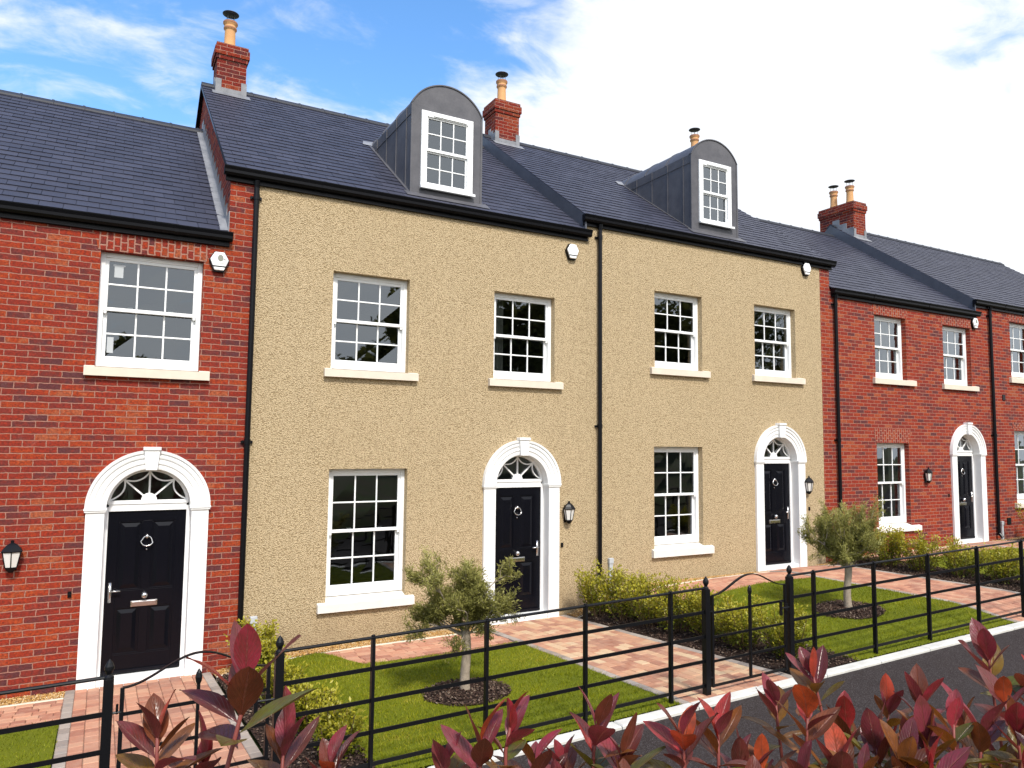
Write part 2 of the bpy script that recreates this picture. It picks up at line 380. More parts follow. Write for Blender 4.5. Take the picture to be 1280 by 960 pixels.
# block paved paths
def paving(name, x0, x1, y0, y1, mat, dz=.014, along='y', w=.13):
    sheet('path_bed', x0, x1, y0, y1, dz - .012, M['joint'])
    mb = MB()
    if along == 'y':
        n = int(round((x1 - x0) / w)); w = (x1 - x0) / n
        for k in range(n):
            p = y0 - random.uniform(0, .15)
            while p < y1 - .02:
                L = random.choice((.13, .17, .21, .21)); q = min(p + L, y1); pa = max(p, y0)
                if q - pa > .03: block(mb, x0 + k * w + .002, x0 + (k + 1) * w - .002, pa + .002, q - .002, dz + random.uniform(-.0025, .0025), .03, .006)
                p += L
    else:
        n = int(round((y1 - y0) / w)); w = (y1 - y0) / n
        for k in range(n):
            p = x0 - random.uniform(0, .15)
            while p < x1 - .02:
                L = random.choice((.13, .17, .21, .21)); q = min(p + L, x1); pa = max(p, x0)
                if q - pa > .03: block(mb, pa + .002, q - .002, y0 + k * w + .002, y0 + (k + 1) * w - .002, dz + random.uniform(-.0025, .0025), .03, .006)
                p += L
    o = obj(name, mb, mat); o['kind'] = 'structure'
PATHS = [(-.25, 1.33, 'paverred'), (5.08, 6.68, 'paver'), (11.05, 12.62, 'paverred'), (17.25, 18.85, 'paverred')]
for a, b, mt in PATHS:
    paving('path', a + .1, b - .1, -4.60, -.01, M[mt])
    run_blocks('path_edging', a, a + .1, -4.60, -.01, .016, .1, M['edge'], .2, along='y')
    run_blocks('path_edging', b - .1, b, -4.60, -.01, .016, .1, M['edge'], .2, along='y')
CROSS = [(-4.5, -.25, -1.28, 'paverred'), (2.66, 5.08, -1.20, 'paverred'), (7.95, 11.05, -1.26, 'paverred'), (13.7, 17.25, -1.26, 'paverred')]
for a, b, y0, mt in CROSS: paving('path', a, b, y0, -.36, M[mt], dz=.006, along='x')
GRAV = [(-4.5, -.25), (1.36, 5.02), (6.72, 11.0), (12.65, 17.2), (18.9, 24)]
for a, b in GRAV:
    run_blocks('edging_strip', a, b, -.36, -.31, .014, .1, M['edgestrip'], .9, gap=.006)
    sheet('gravel_bed', a, b, -.31, -.0, -.006, M['joint'])
# mulch beds
BEDS = [(1.36, 2.08, -4.56, -.34), (6.70, 7.80, -4.56, -.34), (12.64, 13.60, -4.56, -.34), (18.9, 20.2, -4.56, -.34)]
for a, b, y0, y1 in BEDS: sheet('flower_bed', a, b, y0, y1, .006, M['soil'])

# ---------------------------------------------------------------- scattered ground stuff
def in_disc(x, y, c): return (x - c[0]) ** 2 + ((y - c[1]) * 1.05) ** 2 < c[2] ** 2
TREES = [(3.50, -3.0), (9.42, -3.2)]
def scatter_solid(name, P, size, flat, mat, seedtint=None):
    """small irregular 6-vertex stones / chips at points P"""
    n = len(P); base = np.array([(1, 0, 0), (-1, 0, 0), (0, 1, 0), (0, -1, 0), (0, 0, 1), (0, 0, -1)], float)
    tri = np.array([(0, 2, 4), (2, 1, 4), (1, 3, 4), (3, 0, 4), (2, 0, 5), (1, 2, 5), (3, 1, 5), (0, 3, 5)])
    sc = size[:, None, None] * (1 + RNG.uniform(-.35, .35, (n, 6, 1))); B = base[None] * np.array([1, .75, flat])[None, None] * sc
    th = RNG.uniform(0, 2 * np.pi, n); tl = RNG.uniform(-.5, .5, n)
    c, s = np.cos(th)[:, None], np.sin(th)[:, None]; ct, st = np.cos(tl)[:, None], np.sin(tl)[:, None]
    x = B[..., 0] * ct - B[..., 2] * st; z = B[..., 0] * st + B[..., 2] * ct; y = B[..., 1]
    Vv = np.stack([x * c - y * s, x * s + y * c, z], -1) + P[:, None, :]
    Ff = (tri[None] + 6 * np.arange(n)[:, None, None]).reshape(-1, 3)
    t = np.repeat(RNG.random(n), 6)
    return tag(fast_mesh(name, Vv.reshape(-1, 3), Ff, mat, tint=t), kind='stuff')
pts = []
for a, b in GRAV:
    n = int((b - a) * .31 * (7500 if a < 8 else 4500)); x = RNG.uniform(a, b, n); y = RNG.uniform(-.305, -.005, n)
    pts.append(np.stack([x, y, G(x, y) + RNG.uniform(.0, .016, n)], -1))
P = np.concatenate(pts); scatter_solid('gravel', P, RNG.uniform(.007, .013, len(P)), .7, M['stone'])
pts = []
for a, b, y0, y1 in BEDS:
    n = int((b - a) * (y1 - y0) * 1300); x = RNG.uniform(a, b, n); y = RNG.uniform(y0, y1, n)
    pts.append(np.stack([x, y, G(x, y) + RNG.uniform(.005, .03, n)], -1))
for tx, ty in TREES:
    n = 1500; r = .47 * np.sqrt(RNG.random(n)); th = RNG.uniform(0, 6.283, n); x = tx + r * np.cos(th); y = ty + r * np.sin(th)
    pts.append(np.stack([x, y, G(x, y) + .02 + RNG.uniform(0, .02, n) + .03 * (1 - r / .47)], -1))
P = np.concatenate(pts); scatter_solid('bark_mulch', P, RNG.uniform(.008, .024, len(P)), .35, M['chip'])
for tx, ty in TREES:
    mb = MB(); nr = 36
    v = [(tx, ty, g1(tx, ty) + .05)] + [(tx + (.46 + .03 * math.sin(5 * k)) * math.cos(2 * math.pi * k / nr), ty + .46 * math.sin(2 * math.pi * k / nr), 0) for k in range(nr)]
    v = [v[0]] + [(x, y, g1(x, y) + .018) for x, y, _ in v[1:]]
    mb.add(v, [(0, 1 + k, 1 + (k + 1) % nr) for k in range(nr)]); o = obj('tree_bed', mb, M['soil'], smooth=True); o['kind'] = 'structure'
# grass blades
pts = []
for (nm, a, b, yb), dens in zip(LAWNS, (2600, 5200, 4200, 2200)):
    if a < -2: a = -2.6
    n = int((b - a) * 3.3 * dens); x = RNG.uniform(a - .03, b + .03, n); y = RNG.uniform(-4.59, -.34, n)
    edge = np.array([yb(max(a, q)) for q in x]); ok = (y < edge + .02 + RNG.normal(0, .018, n)) & (x > a - np.abs(RNG.normal(0, .014, n))) & (x < b + np.abs(RNG.normal(0, .014, n)))
    for c in TREES: ok &= ((x - c[0]) ** 2 + (y - c[1]) ** 2) > (.455 + RNG.normal(0, .02, n)) ** 2
    pts.append(np.stack([x[ok], y[ok]], -1))
P = np.concatenate(pts); n = len(P); zz = G(P[:, 0], P[:, 1]) + .008
hh = RNG.uniform(.012, .034, n); th = RNG.uniform(0, 6.283, n); ln = RNG.normal(0, .016, (n, 2)); ww = RNG.uniform(.0028, .0050, n)
b0 = np.stack([P[:, 0] + np.cos(th) * ww, P[:, 1] + np.sin(th) * ww, zz], -1); b1 = np.stack([P[:, 0] - np.cos(th) * ww, P[:, 1] - np.sin(th) * ww, zz], -1)
tp = np.stack([P[:, 0] + ln[:, 0], P[:, 1] + ln[:, 1], zz + hh], -1)
V = np.stack([b0, b1, tp], 1).reshape(-1, 3); F = np.arange(3 * n).reshape(-1, 3)
tuft_ = (np.sin(P[:, 0] * 9.1 + 2 * np.sin(P[:, 1] * 6.3)) * np.sin(P[:, 1] * 8.3 + 1.7 * np.sin(P[:, 0] * 5.1)) > .62); hh = hh * np.where(tuft_, 1.45, 1.0); tp = np.stack([P[:, 0] + ln[:, 0], P[:, 1] + ln[:, 1], zz + hh], -1); V = np.stack([b0, b1, tp], 1).reshape(-1, 3)
patch = .5 + .12 * tuft_ + .26 * np.sin(P[:, 0] * 2.1 + 1.3 * np.sin(P[:, 1] * 1.7)) * np.sin(P[:, 1] * 2.6 + P[:, 0] * .8)
tn = np.clip(patch + RNG.normal(0, .2, n), 0, 1)
tag(fast_mesh('grass', V, F, M['blade'], tint=np.repeat(tn, 3)), kind='stuff')

# ---------------------------------------------------------------- house parts
RISE = .715; YE = -.05; YR = 4.0; YB = 8.05
def wall_grid(mb, x0, x1, z0, z1, holes, y0=0.0, y1=.30):
    xs = sorted({x0, x1, *[h[0] for h in holes], *[h[1] for h in holes]}); zs = sorted({z0, z1, *[h[2] for h in holes], *[h[3] for h in holes]})
    xs = [x for x in xs if x0 <= x <= x1]; zs = [z for z in zs if z0 <= z <= z1]
    def solid(i, k):
        if i < 0 or k < 0 or i >= len(xs) - 1 or k >= len(zs) - 1: return None
        cx = (xs[i] + xs[i + 1]) / 2; cz = (zs[k] + zs[k + 1]) / 2
        return not any(h[0] < cx < h[1] and h[2] < cz < h[3] for h in holes)
    for i in range(len(xs) - 1):
        for k in range(len(zs) - 1):
            if not solid(i, k): continue
            a, b, c, d = xs[i], xs[i + 1], zs[k], zs[k + 1]
            mb.quad((a, y0, c), (b, y0, c), (b, y0, d), (a, y0, d)); mb.quad((b, y1, c), (a, y1, c), (a, y1, d), (b, y1, d))
            if solid(i - 1, k) in (False, None): mb.quad((a, y1, c), (a, y0, c), (a, y0, d), (a, y1, d))
            if solid(i + 1, k) in (False, None): mb.quad((b, y0, c), (b, y1, c), (b, y1, d), (b, y0, d))
            if solid(i, k - 1) in (False, None): mb.quad((a, y1, c), (b, y1, c), (b, y0, c), (a, y0, c))
            if solid(i, k + 1) in (False, None): mb.quad((a, y0, d), (b, y0, d), (b, y1, d), (a, y1, d))
    return mb
def sash_bars(mb, x0, x1, z0, z1, y, st, top, bot, rows=2, cols=3, bw=.021, dep=.04):
    mb.box(x0, x0 + st, y, y + dep, z0, z1); mb.box(x1 - st, x1, y, y + dep, z0, z1)
    mb.box(x0 + st, x1 - st, y, y + dep, z0, z0 + bot); mb.box(x0 + st, x1 - st, y, y + dep, z1 - top, z1)
    X0, X1, Z0, Z1 = x0 + st, x1 - st, z0 + bot, z1 - top; cells = []
    for c in range(1, cols):
        x = X0 + (X1 - X0) * c / cols; mb.box(x - bw / 2, x + bw / 2, y + .006, y + dep - .004, Z0, Z1)
    for r in range(1, rows):
        z = Z0 + (Z1 - Z0) * r / rows
        for c in range(cols):
            xa = X0 + (X1 - X0) * c / cols + (bw / 2 if c else 0); xb = X0 + (X1 - X0) * (c + 1) / cols - (bw / 2 if c < cols - 1 else 0)
            mb.box(xa, xb, y + .008, y + dep - .006, z - bw / 2, z + bw / 2)
    for c in range(cols):
        for r in range(rows):
            cells.append((X0 + (X1 - X0) * c / cols, X0 + (X1 - X0) * (c + 1) / cols, Z0 + (Z1 - Z0) * r / rows, Z0 + (Z1 - Z0) * (r + 1) / rows))
    return cells
def panes(mb, cells, y, tilt=.0025):
    for (a, b, c, d) in cells:
        t = [random.uniform(-tilt, tilt) for _ in range(3)]
        yy = [y + t[0] + t[1], y + t[0] - t[1], y - t[0] - t[2], y - t[0] + t[2]]
        mb.quad((a, yy[0], c), (b, yy[1], c), (b, yy[2], d), (a, yy[3], d))
def window(parent, x0, x1, z0, z1, sill=None, y=.11, vent=True, name='window', curtain=False, sillmat='sill', sticker=False, deepsill=True):
    """z0 bottom of frame, z1 top of the opening; sill: (x0,x1,zbottom,zfrontTop)"""
    fr = MB(); j = .058
    zf = z0
    fr.box(x0, x0 + j, y, y + .13, zf, z1); fr.box(x1 - j, x1, y, y + .13, zf, z1)
    fr.box(x0 + j, x1 - j, y, y + .13, z1 - .062, z1); fr.box(x0 + j, x1 - j, y - .004, y + .13, zf, zf + .05)
    if vent:
        cx = (x0 + x1) / 2; fr.box(cx - .19, cx + .19, y - .012, y, z1 - .045, z1 - .025)
    w = obj(name, fr, M['white'], parent, bevel=.005)
    a, b, c, d = x0 + j, x1 - j, zf + .05, z1 - .062; mz = (c + d) / 2 + .01
    gl = MB()
    up = MB(); cu = sash_bars(up, a, b, mz - .02, d, y + .012, .040, .04, .045)
    for hx in (a, b - .04):
        up.prism([(hx, mz - .02), (hx + .04, mz - .02), (hx + .034, mz - .055), (hx + .008, mz - .055)], y + .016, y + .05, 'y')
    obj('sash', up, M['white'], w, bevel=.004)
    lo = MB(); cl = sash_bars(lo, a, b, c, mz + .015, y + .062, .045, .03, .085)
    for hx in (.28, .72):
        q = a + (b - a) * hx; lo.box(q - .03, q + .03, y + .035, y + .062, mz + .027, mz + .045)
    obj('sash', lo, M['white'], w, bevel=.004)
    panes(gl, cu, y + .030); panes(gl, cl, y + .082); obj('glazing', gl, M['glass'], w)
    if sill:
        sm = MB(); s0, s1, zb, zt = sill; yo = -.065
        sm.prism([(yo, zb), (yo, zt), (y + .05, max(zf, zt + .012)), (y + .05, zb + .006), (.0, zb + .006), (0, zb)], x0 + .001, x1 - .001, 'x')
        for p, q in ((s0, x0 + .001), (x1 - .001, s1)):
            sm.prism([(yo, zb), (yo, zt), (-.001, zt + .018), (-.001, zb)], p, q, 'x')
        obj('sill', sm, M[sillmat], w)
    if sticker:
        st = MB(); st.box(a + .085, a + .22, y + .022, y + .0235, d - .10, d - .075); st.box(a + .10, a + .20, y + .022, y + .0235, d - .24, d - .10);
        obj('sticker', st, M['paper'], w); st = MB(); st.box(a + .06, a + .13, y + .074, y + .0755, c + .13, c + .33); obj('sticker', st, M['paper'], w)
    if curtain:
        cm = MB(); n = 26
        for (p, q) in curtain:
            pts_ = [(p + (q - p) * i / n, y + .22 + .018 * math.sin(i * 1.9)) for i in range(n + 1)]
            for i in range(n): cm.quad((*pts_[i], zf + .02), (*pts_[i + 1], zf + .02), (*pts_[i + 1], z1 - .05), (*pts_[i], z1 - .05))
        obj('curtain', cm, M['curtain'], w, smooth=True)
    return w
def arc(cx, cz, r, a0, a1, n): return [(cx + r * math.cos(a0 + (a1 - a0) * i / n), cz + r * math.sin(a0 + (a1 - a0) * i / n)) for i in range(n + 1)]
def doorway(parent, cx, zb, handle=-1):
    """white arched surround, fanlight and black four panel door. zb threshold level"""
    sp = zb + 2.115; s = MB()
    for sg in (-1, 1):
        a, b = sorted((cx + sg * .485, cx + sg * .685)); s.box(a, b, -.045, .16, zb - .03, sp - .045)
        a2, b2 = sorted((cx + sg * .470, cx + sg * .700)); s.box(a2, b2, -.062, .16, sp - .045, sp - .022); s.box(a2 - .008, b2 + .008, -.072, .16, sp - .022, sp)
    prof = [(.47, .16), (.47, -.035), (.492, -.040), (.535, -.040), (.537, -.050), (.552, -.054), (.554, -.044), (.605, -.044), (.607, -.056), (.63, -.062), (.632, -.05), (.665, -.05), (.667, -.066), (.70, -.072), (.702, -.02), (.702, .02)]
    n = 40; v = []; f = []; m = len(prof)
    for i in range(n + 1):
        t = math.pi * i / n
        for r_, y_ in prof: v.append((cx + r_ * math.cos(t), y_, sp + .0005 + r_ * math.sin(t)))
    for i in range(n):
        for k in range(m - 1): f.append((i * m + k, i * m + k + 1, (i + 1) * m + k + 1, (i + 1) * m + k))
    s.add(v, f)
    so = obj('door_surround', s, M['stonewhite'], parent)
    k = MB(); k.prism([(cx - .065, sp + .455), (cx + .065, sp + .455), (cx + .088, sp + .70), (cx - .088, sp + .70)], -.098, .02, 'y')
    k.box(cx - .10, cx + .10, -.112, .02, sp + .70, sp + .742)
    obj('keystone', k, M['stonewhite'], so, bevel=.006)
    st = MB(); st.box(cx - .485, cx + .485, -.01, .22, zb, zb + .085); st.box(cx - .69, cx + .69, -.075, -.046, zb - .03, zb + .012)
    obj('door_step', st, M['stonewhite'], so, bevel=.006)
    # frame + transom
    fr = MB(); y = .13
    for sg in (-1, 1):
        a, b = sorted((cx + sg * .440, cx + sg * .4845)); fr.box(a, b, y, y + .08, zb + .085, sp - .001)
    tz = zb + 2.06; fr.box(cx - .44, cx + .44, y, y + .08, tz, tz + .085); fr.box(cx - .455, cx + .455, y - .012, y + .08, tz + .085, tz + .13)
    F0 = tz + .13
    ao = arc(cx, sp, .469, 0, math.pi, 36); ai = arc(cx, sp, .435, 0, math.pi, 36)
    for i in range(36):
        p, q, p2, q2 = ao[i], ao[i + 1], ai[i], ai[i + 1]
        if max(p[1], q[1]) < F0: continue
        fr.add([(p[0], y, p[1]), (q[0], y, q[1]), (q2[0], y, q2[1]), (p2[0], y, p2[1]), (p[0], y + .06, p[1]), (q[0], y + .06, q[1]), (q2[0], y + .06, q2[1]), (p2[0], y + .06, p2[1])],
               [(0, 1, 2, 3), (3, 2, 6, 7), (0, 4, 5, 1)])
    fo = obj('door_frame', fr, M['white'], parent, bevel=.004)
    # fanlight tracery
    ft = MB(); yy = y + .012; r0 = .435; ce = F0
    def rim(t):
        dx, dz = math.cos(t), math.sin(t); off = ce - sp   # ray from (cx,ce) to circle centred (cx,sp)
        b_ = dz * off; L = -b_ + math.sqrt(b_ * b_ - off * off + r0 * r0); return (cx + dx * L, ce + dz * L)
    hub = [(cx - .09, ce), (cx + .09, ce)] + arc(cx, ce, .09, 0.12, math.pi - .12, 12); ft.prism(hub, yy - .008, yy + .02, 'y')
    ang = [0.02, R(42), R(90), R(138), math.pi - .02]
    for t in ang[1:4]:
        e = rim(t); ft.bar((cx + .08 * math.cos(t), yy + .006, ce + .08 * math.sin(t)), (e[0], yy + .006, e[1]), .022, .02)
    for i in range(4):
        p = Vector(rim(ang[i])); q = Vector(rim(ang[i + 1])); mid = (p + q) / 2; inn = (Vector((cx, ce)) - mid).normalized(); pl = []
        for j_ in range(13):
            t = j_ / 12; w_ = p.lerp(q, t) + inn * (.062 * (1 - (2 * t - 1) ** 2)); pl.append((w_.x, yy + .006, w_.y))
        for j_ in range(12): ft.bar(pl[j_], pl[j_ + 1], .018, .018)
    fl = obj('fanlight', ft, M['white'], parent)
    gm = MB(); ga = [(p[0], p[1]) for p in arc(cx, sp, .45, 0, math.pi, 36) if p[1] > F0]; gm.add([(p[0], y + .04, p[1]) for p in ga], [tuple(range(len(ga)))])
    obj('glazing', gm, M['glass'], fl)
    # door leaf with four raised and fielded panels
    d = MB(); x0, x1 = cx - .439, cx + .439; z0, z1 = zb + .087, tz - .002; yf = y + .022
    d.box(x0, x1, yf + .014, yf + .05, z0, z1)
    stw = .115; mw = .10
    zr = [z0, z0 + .23, z0 + .80, z0 + 1.0, z1 - .12, z1]
    d.box(x0, x0 + stw, yf, yf + .014, z0, z1); d.box(x1 - stw, x1, yf, yf + .014, z0, z1)
    d.box(x0 + stw, x1 - stw, yf, yf + .014, zr[0], zr[1]); d.box(x0 + stw, x1 - stw, yf, yf + .014, zr[2], zr[3]); d.box(x0 + stw, x1 - stw, yf, yf + .014, zr[4], zr[5])
    d.box(cx - mw / 2, cx + mw / 2, yf, yf + .014, zr[1], zr[2]); d.box(cx - mw / 2, cx + mw / 2, yf, yf + .014, zr[3], zr[4])
    for (a, b) in ((x0 + stw, cx - mw / 2), (cx + mw / 2, x1 - stw)):
        for (c, e) in ((zr[1], zr[2]), (zr[3], zr[4])):
            # moulding step
            for (p, q, r_, t_) in ((a, b, c, c + .018), (a, b, e - .018, e), (a, a + .018, c + .018, e - .018), (b - .018, b, c + .018, e - .018)): d.box(p, q, yf + .004, yf + .014, r_, t_)
            i0 = .030; i1 = .075
            o_ = [(a + i0, c + i0), (b - i0, c + i0), (b - i0, e - i0), (a + i0, e - i0)]; n_ = [(a + i1, c + i1), (b - i1, c + i1), (b - i1, e - i1), (a + i1, e - i1)]
            d.add([(p[0], yf + .0139, p[1]) for p in o_] + [(p[0], yf - .002, p[1]) for p in n_], [(0, 1, 5, 4), (1, 2, 6, 5), (2, 3, 7, 6), (3, 0, 4, 7), (4, 5, 6, 7)])
    d.box(x0 + .02, x1 - .02, yf - .03, yf, z0 + .012, z0 + .05)   # weather bar
    do = obj('door', d, M['blackpaint'], parent, bevel=.0025)
    h = MB(); hx = cx + handle * .385; hz = zb + 1.075
    h.box(hx - .018, hx + .018, yf - .012, yf, hz - .12, hz + .12); h.tube([(hx, yf - .01, hz + .02), (hx, yf - .055, hz + .02)], .010, 8)
    h.tube([(hx, yf - .055, hz + .02), (hx - handle * .115, yf - .055, hz + .02)], .010, 8)
    obj('handle', h, M['chrome'], do, smooth=True)
    kn = MB(); kz = zb + 1.74; kn.sphere((cx, yf - .02, kz), .028, 10)
    kn.tube([(cx + .055 * math.sin(t) * (1 + .25 * (math.cos(t) < 0)), yf - .025 - .012 * (1 - math.cos(t)), kz - .055 + .06 * math.cos(t)) for t in [2 * math.pi * i / 20 for i in range(21)]], .008, 6)
    kn.sphere((cx, yf - .008, kz - .16), .011, 8)
    obj('knocker', kn, M['chrome'], do, smooth=True)
    kb = MB(); kb.lathe([(.012, 0), (.02, .004), (.02, .012)], (0, 0, 0), 10); kb = MB(); kb.sphere((cx, yf - .035, zb + 1.02), .042, 14); kb.tube([(cx, yf, zb + 1.02), (cx, yf - .03, zb + 1.02)], .02, 10)
    obj('door_knob', kb, M['chrome'], do, smooth=True)
    lb = MB(); lb.box(cx - .150, cx + .150, yf - .012, yf, zb + .885, zb + .955); lb.box(cx - .135, cx + .135, yf - .020, yf - .012, zb + .898, zb + .945)
    obj('letterbox', lb, M['chrome'], do, bevel=.006)
def roof(parent, x0, x1, ez, verge='none', ridge0=None, nrow=26):
    """slate roof; ez height of the slate edge at y = YE"""
    dy = (YR - YE); L = math.hypot(dy, dy * RISE); uy = dy / L; uz = dy * RISE / L; nyv, nz = -uz, uy
    e = L / nrow; mb = MB(); w = .252
    def P(x, s, h): return (x, YE + uy * s + nyv * h, ez + uz * s + nz * h)
    mb.quad(P(x0, 0, -.012), P(x1, 0, -.012), P(x1, L, -.012), P(x0, L, -.012), .1)
    for r in range(nrow):
        x = x0 - (w / 2 if r % 2 else 0)
        while x < x1 - .01:
            a = max(x, x0); b = min(x + w - .005, x1)
            if b - a > .01:
                tl = random.random(); h0 = .014 + random.uniform(-.0025, .003); h0b = h0 + random.uniform(-.0015, .0015); s0 = r * e + random.uniform(-.003, .003); s1 = (r + 1) * e + .004
                mb.add([P(a, s0, h0), P(b, s0, h0b), P(b, s1, .002), P(a, s1, .002), P(a, s0, -.004), P(b, s0, -.004), P(b, s1, -.006), P(a, s1, -.006)],
                       [(0, 1, 2, 3), (4, 5, 1, 0), (4, 0, 3, 7), (1, 5, 6, 2)], tl)
            x += w
    zr = ez + dy * RISE
    mb.quad((x1, YB, ez), (x0, YB, ez), (x0, YR, zr), (x1, YR, zr), .4)
    ro = obj('roof', mb, M['slate'], parent)
    rd = MB(); q = x0; ll = .45
    while q < x1 - .02:
        b = min(q + ll - .006, x1); a = q
        rd.prism([(YR - .14, zr - .088 + .01), (YR - .13, zr - .055 + .012), (YR - .03, zr + .032), (YR, zr + .045), (YR + .03, zr + .032), (YR + .13, zr - .055 + .012), (YR + .14, zr - .088 + .01), (YR, zr + .002)], a, b, 'x')
        rd.prism([(YR - .135, zr - .066), (YR - .03, zr + .042), (YR, zr + .055), (YR + .03, zr + .042), (YR + .135, zr - .066), (YR, zr + .03)], b - .03, b + .004, 'x')
        q += ll
    obj('ridge_tiles', rd, M['ridge'], ro)
    return ro
def gable(parent, name, x0, x1, zb, ez, mat):
    """party wall rising to just under the slates"""
    mb = MB(); dy = YR - YE; d = .035
    poly = [(.302, zb), (YB - .05, zb), (YB - .05, ez - d), (YR, ez + dy * RISE - d), (.302, ez + (.302 - YE) * RISE - d)]
    mb.prism(poly, x0, x1, 'x'); return obj(name, mb, mat, parent)
def flank_front(parent, name, x0, x1, z0, ez, mat):
    mb = MB(); d = .035; mb.prism([(.0, z0), (.30, z0), (.30, ez + (.30 - YE) * RISE - d), (.0, ez + (0 - YE) * RISE - d)], x0, x1, 'x'); return obj(name, mb, mat, parent)
def eaves(parent, x0, x1, ez):
    """fascia, gutter. ez slate edge"""
    f = MB(); f.box(x0 + .03, x1 - .03, -.030, -.002, ez - .19, ez - .02); f.box(x0 + .03, x1 - .03, -.04, -.030, ez - .19, ez - .165)
    obj('fascia', f, M['black'], parent, bevel=.004)
    g = MB(); t = ez - .012; b = ez - .128
    prof = [(-.031, t), (-.031, b + .02), (-.05, b), (-.095, b), (-.118, b + .030), (-.122, b + .065), (-.138, t - .012), (-.140, t), (-.130, t), (-.127, t - .01), (-.11, b + .06), (-.092, b + .014), (-.05, b + .014), (-.042, b + .03), (-.042, t)]
    n = len(prof); v = [(x0, *p) for p in prof] + [(x1, *p) for p in prof]; fc = [(i, (i + 1) % n, n + (i + 1) % n, n + i) for i in range(n)]
    g.add(v, fc)
    for x in (x0, x1 - .006): g.prism([(-.031, t), (-.031, b + .02), (-.05, b), (-.095, b), (-.118, b + .030), (-.122, b + .065), (-.138, t - .012), (-.140, t)], x, x + .006, 'x')
    x = x0 + 1.3
    while x < x1 - .3:
        g.prism([(-.029, t + .004), (-.029, b + .016), (-.05, b - .005), (-.096, b - .005), (-.123, b + .028), (-.127, b + .065), (-.143, t - .012), (-.145, t + .002)], x, x + .05, 'x'); x += 2.0
    obj('gutter', g, M['black'], parent)
def downpipe(parent, x, z0, z1, joints=(.45, .98)):
    p = MB(); r = .036; y = -.062
    p.tube([(x, y, z0), (x, y, z1)], r, 12)
    L = z1 - z0
    for t in joints: p.tube([(x, y, z0 + L * t - .05), (x, y, z0 + L * t + .02)], r + .007, 12)
    p.tube([(x, y, z1 - .04), (x, -.085, z1 + .06)], r, 10)
    p.tube([(x, y, z0 + .04), (x, y - .07, z0 - .05)], r, 10)
    o = obj('downpipe', p, M['black'], parent, smooth=False)
    for t in joints:
        b = MB(); b.box(x - .075, x + .075, -.026, -.001, z0 + L * t - .035, z0 + L * t + .002); b.box(x - .05, x + .05, -.05, -.026, z0 + L * t - .03, z0 + L * t - .004)
        obj('bracket', b, M['black'], o)
def chimney(parent, x0, x1, y0, y1, zt, ez, pots, corb=.045):
    def rz(y): return ez + (min(y, 2 * YR - y) - YE) * RISE
    zb = min(rz(y0), rz(y1)) - .15
    st = MB(); st.box(x0, x1, y0, y1, zb, zt - .30)
    st.box(x0 - corb / 2, x1 + corb / 2, y0 - corb / 2, y1 + corb / 2, zt - .30, zt - .225); st.box(x0 - corb, x1 + corb, y0 - corb, y1 + corb, zt - .225, zt - .075)
    st.box(x0 - corb / 2, x1 + corb / 2, y0 - corb / 2, y1 + corb / 2, zt - .075, zt)
    c = obj('chimney', st, M['stack'], parent)
    fl = MB()
    dy = .17; z_f = rz(y0 - dy); fl.add([(x0 - .07, y0 - dy, z_f + .022), (x1 + .07, y0 - dy, z_f + .022), (x1 + .07, y0 - .004, rz(y0) + .026), (x0 - .07, y0 - .004, rz(y0) + .026)], [(0, 1, 2, 3)])
    fl.box(x0 - .012, x1 + .012, y0 - .012, y0 - .002, rz(y0) - .02, rz(y0) + .10)
    for xx, sg in ((x0, -1), (x1, 1)):
        a, b = sorted((xx, xx + sg * .014)); poly = []
        n = 3; ys = [y0 + (min(y1, YR) - y0) * i / n for i in range(n + 1)]
        for i in range(n):
            fl.box(a, b, ys[i], ys[i + 1], rz(ys[i]) - .03, rz(ys[i + 1]) + .14)
        a, b = sorted((xx - sg * .085, xx + sg * .014)); fl.box(a, b, y0 - .016, y0 - .0125, rz(y0) - .02, rz(y0) + .26)
    obj('flashing', fl, M['leadlight'], c)
    for (px, py) in pots:
        m = MB(); m.box(px - .15, px + .15, py - .15, py + .15, zt, zt + .05)
        p = MB(); p.lathe([(.118, 0), (.112, .05), (.100, .10), (.094, .33), (.096, .36), (.115, .375), (.115, .40), (.103, .415), (.108, .45), (.128, .475), (.13, .50), (.118, .51), (.085, .51)], (px, py, zt + .045), 20)
        po = obj('chimney_pot', p, M['clay'], c, smooth=True)
        fb = MB(); fb.lathe([(.14, 0), (.135, .03), (.115, .055)], (px, py, zt), 16); obj('mortar_base', fb, M['leadlight'], po)
        bd = MB(); bd.lathe([(.117, .376), (.1175, .38), (.1175, .40), (.117, .404)], (px, py, zt + .045), 20); bd.lathe([(.1295, .478), (.1315, .482), (.1315, .505), (.1290, .513)], (px, py, zt + .045), 20)
        obj('pot_band', bd, M['clayband'], po)
        cw = MB(); ct = zt + .045 + .51
        for k in range(4):
            t = math.pi / 4 + k * math.pi / 2; cw.tube([(px + .08 * math.cos(t), py + .08 * math.sin(t), ct), (px + .085 * math.cos(t), py + .085 * math.sin(t), ct + .17)], .0045, 5)
        cw.lathe([(.146, 0), (.148, .006), (.10, .022), (.01, .03)], (px, py, ct + .165), 24); cw.lathe([(.122, -.03), (.122, .012)], (px, py, ct), 18)
        obj('cowl', cw, M['cowl'], c, smooth=True)
    return c
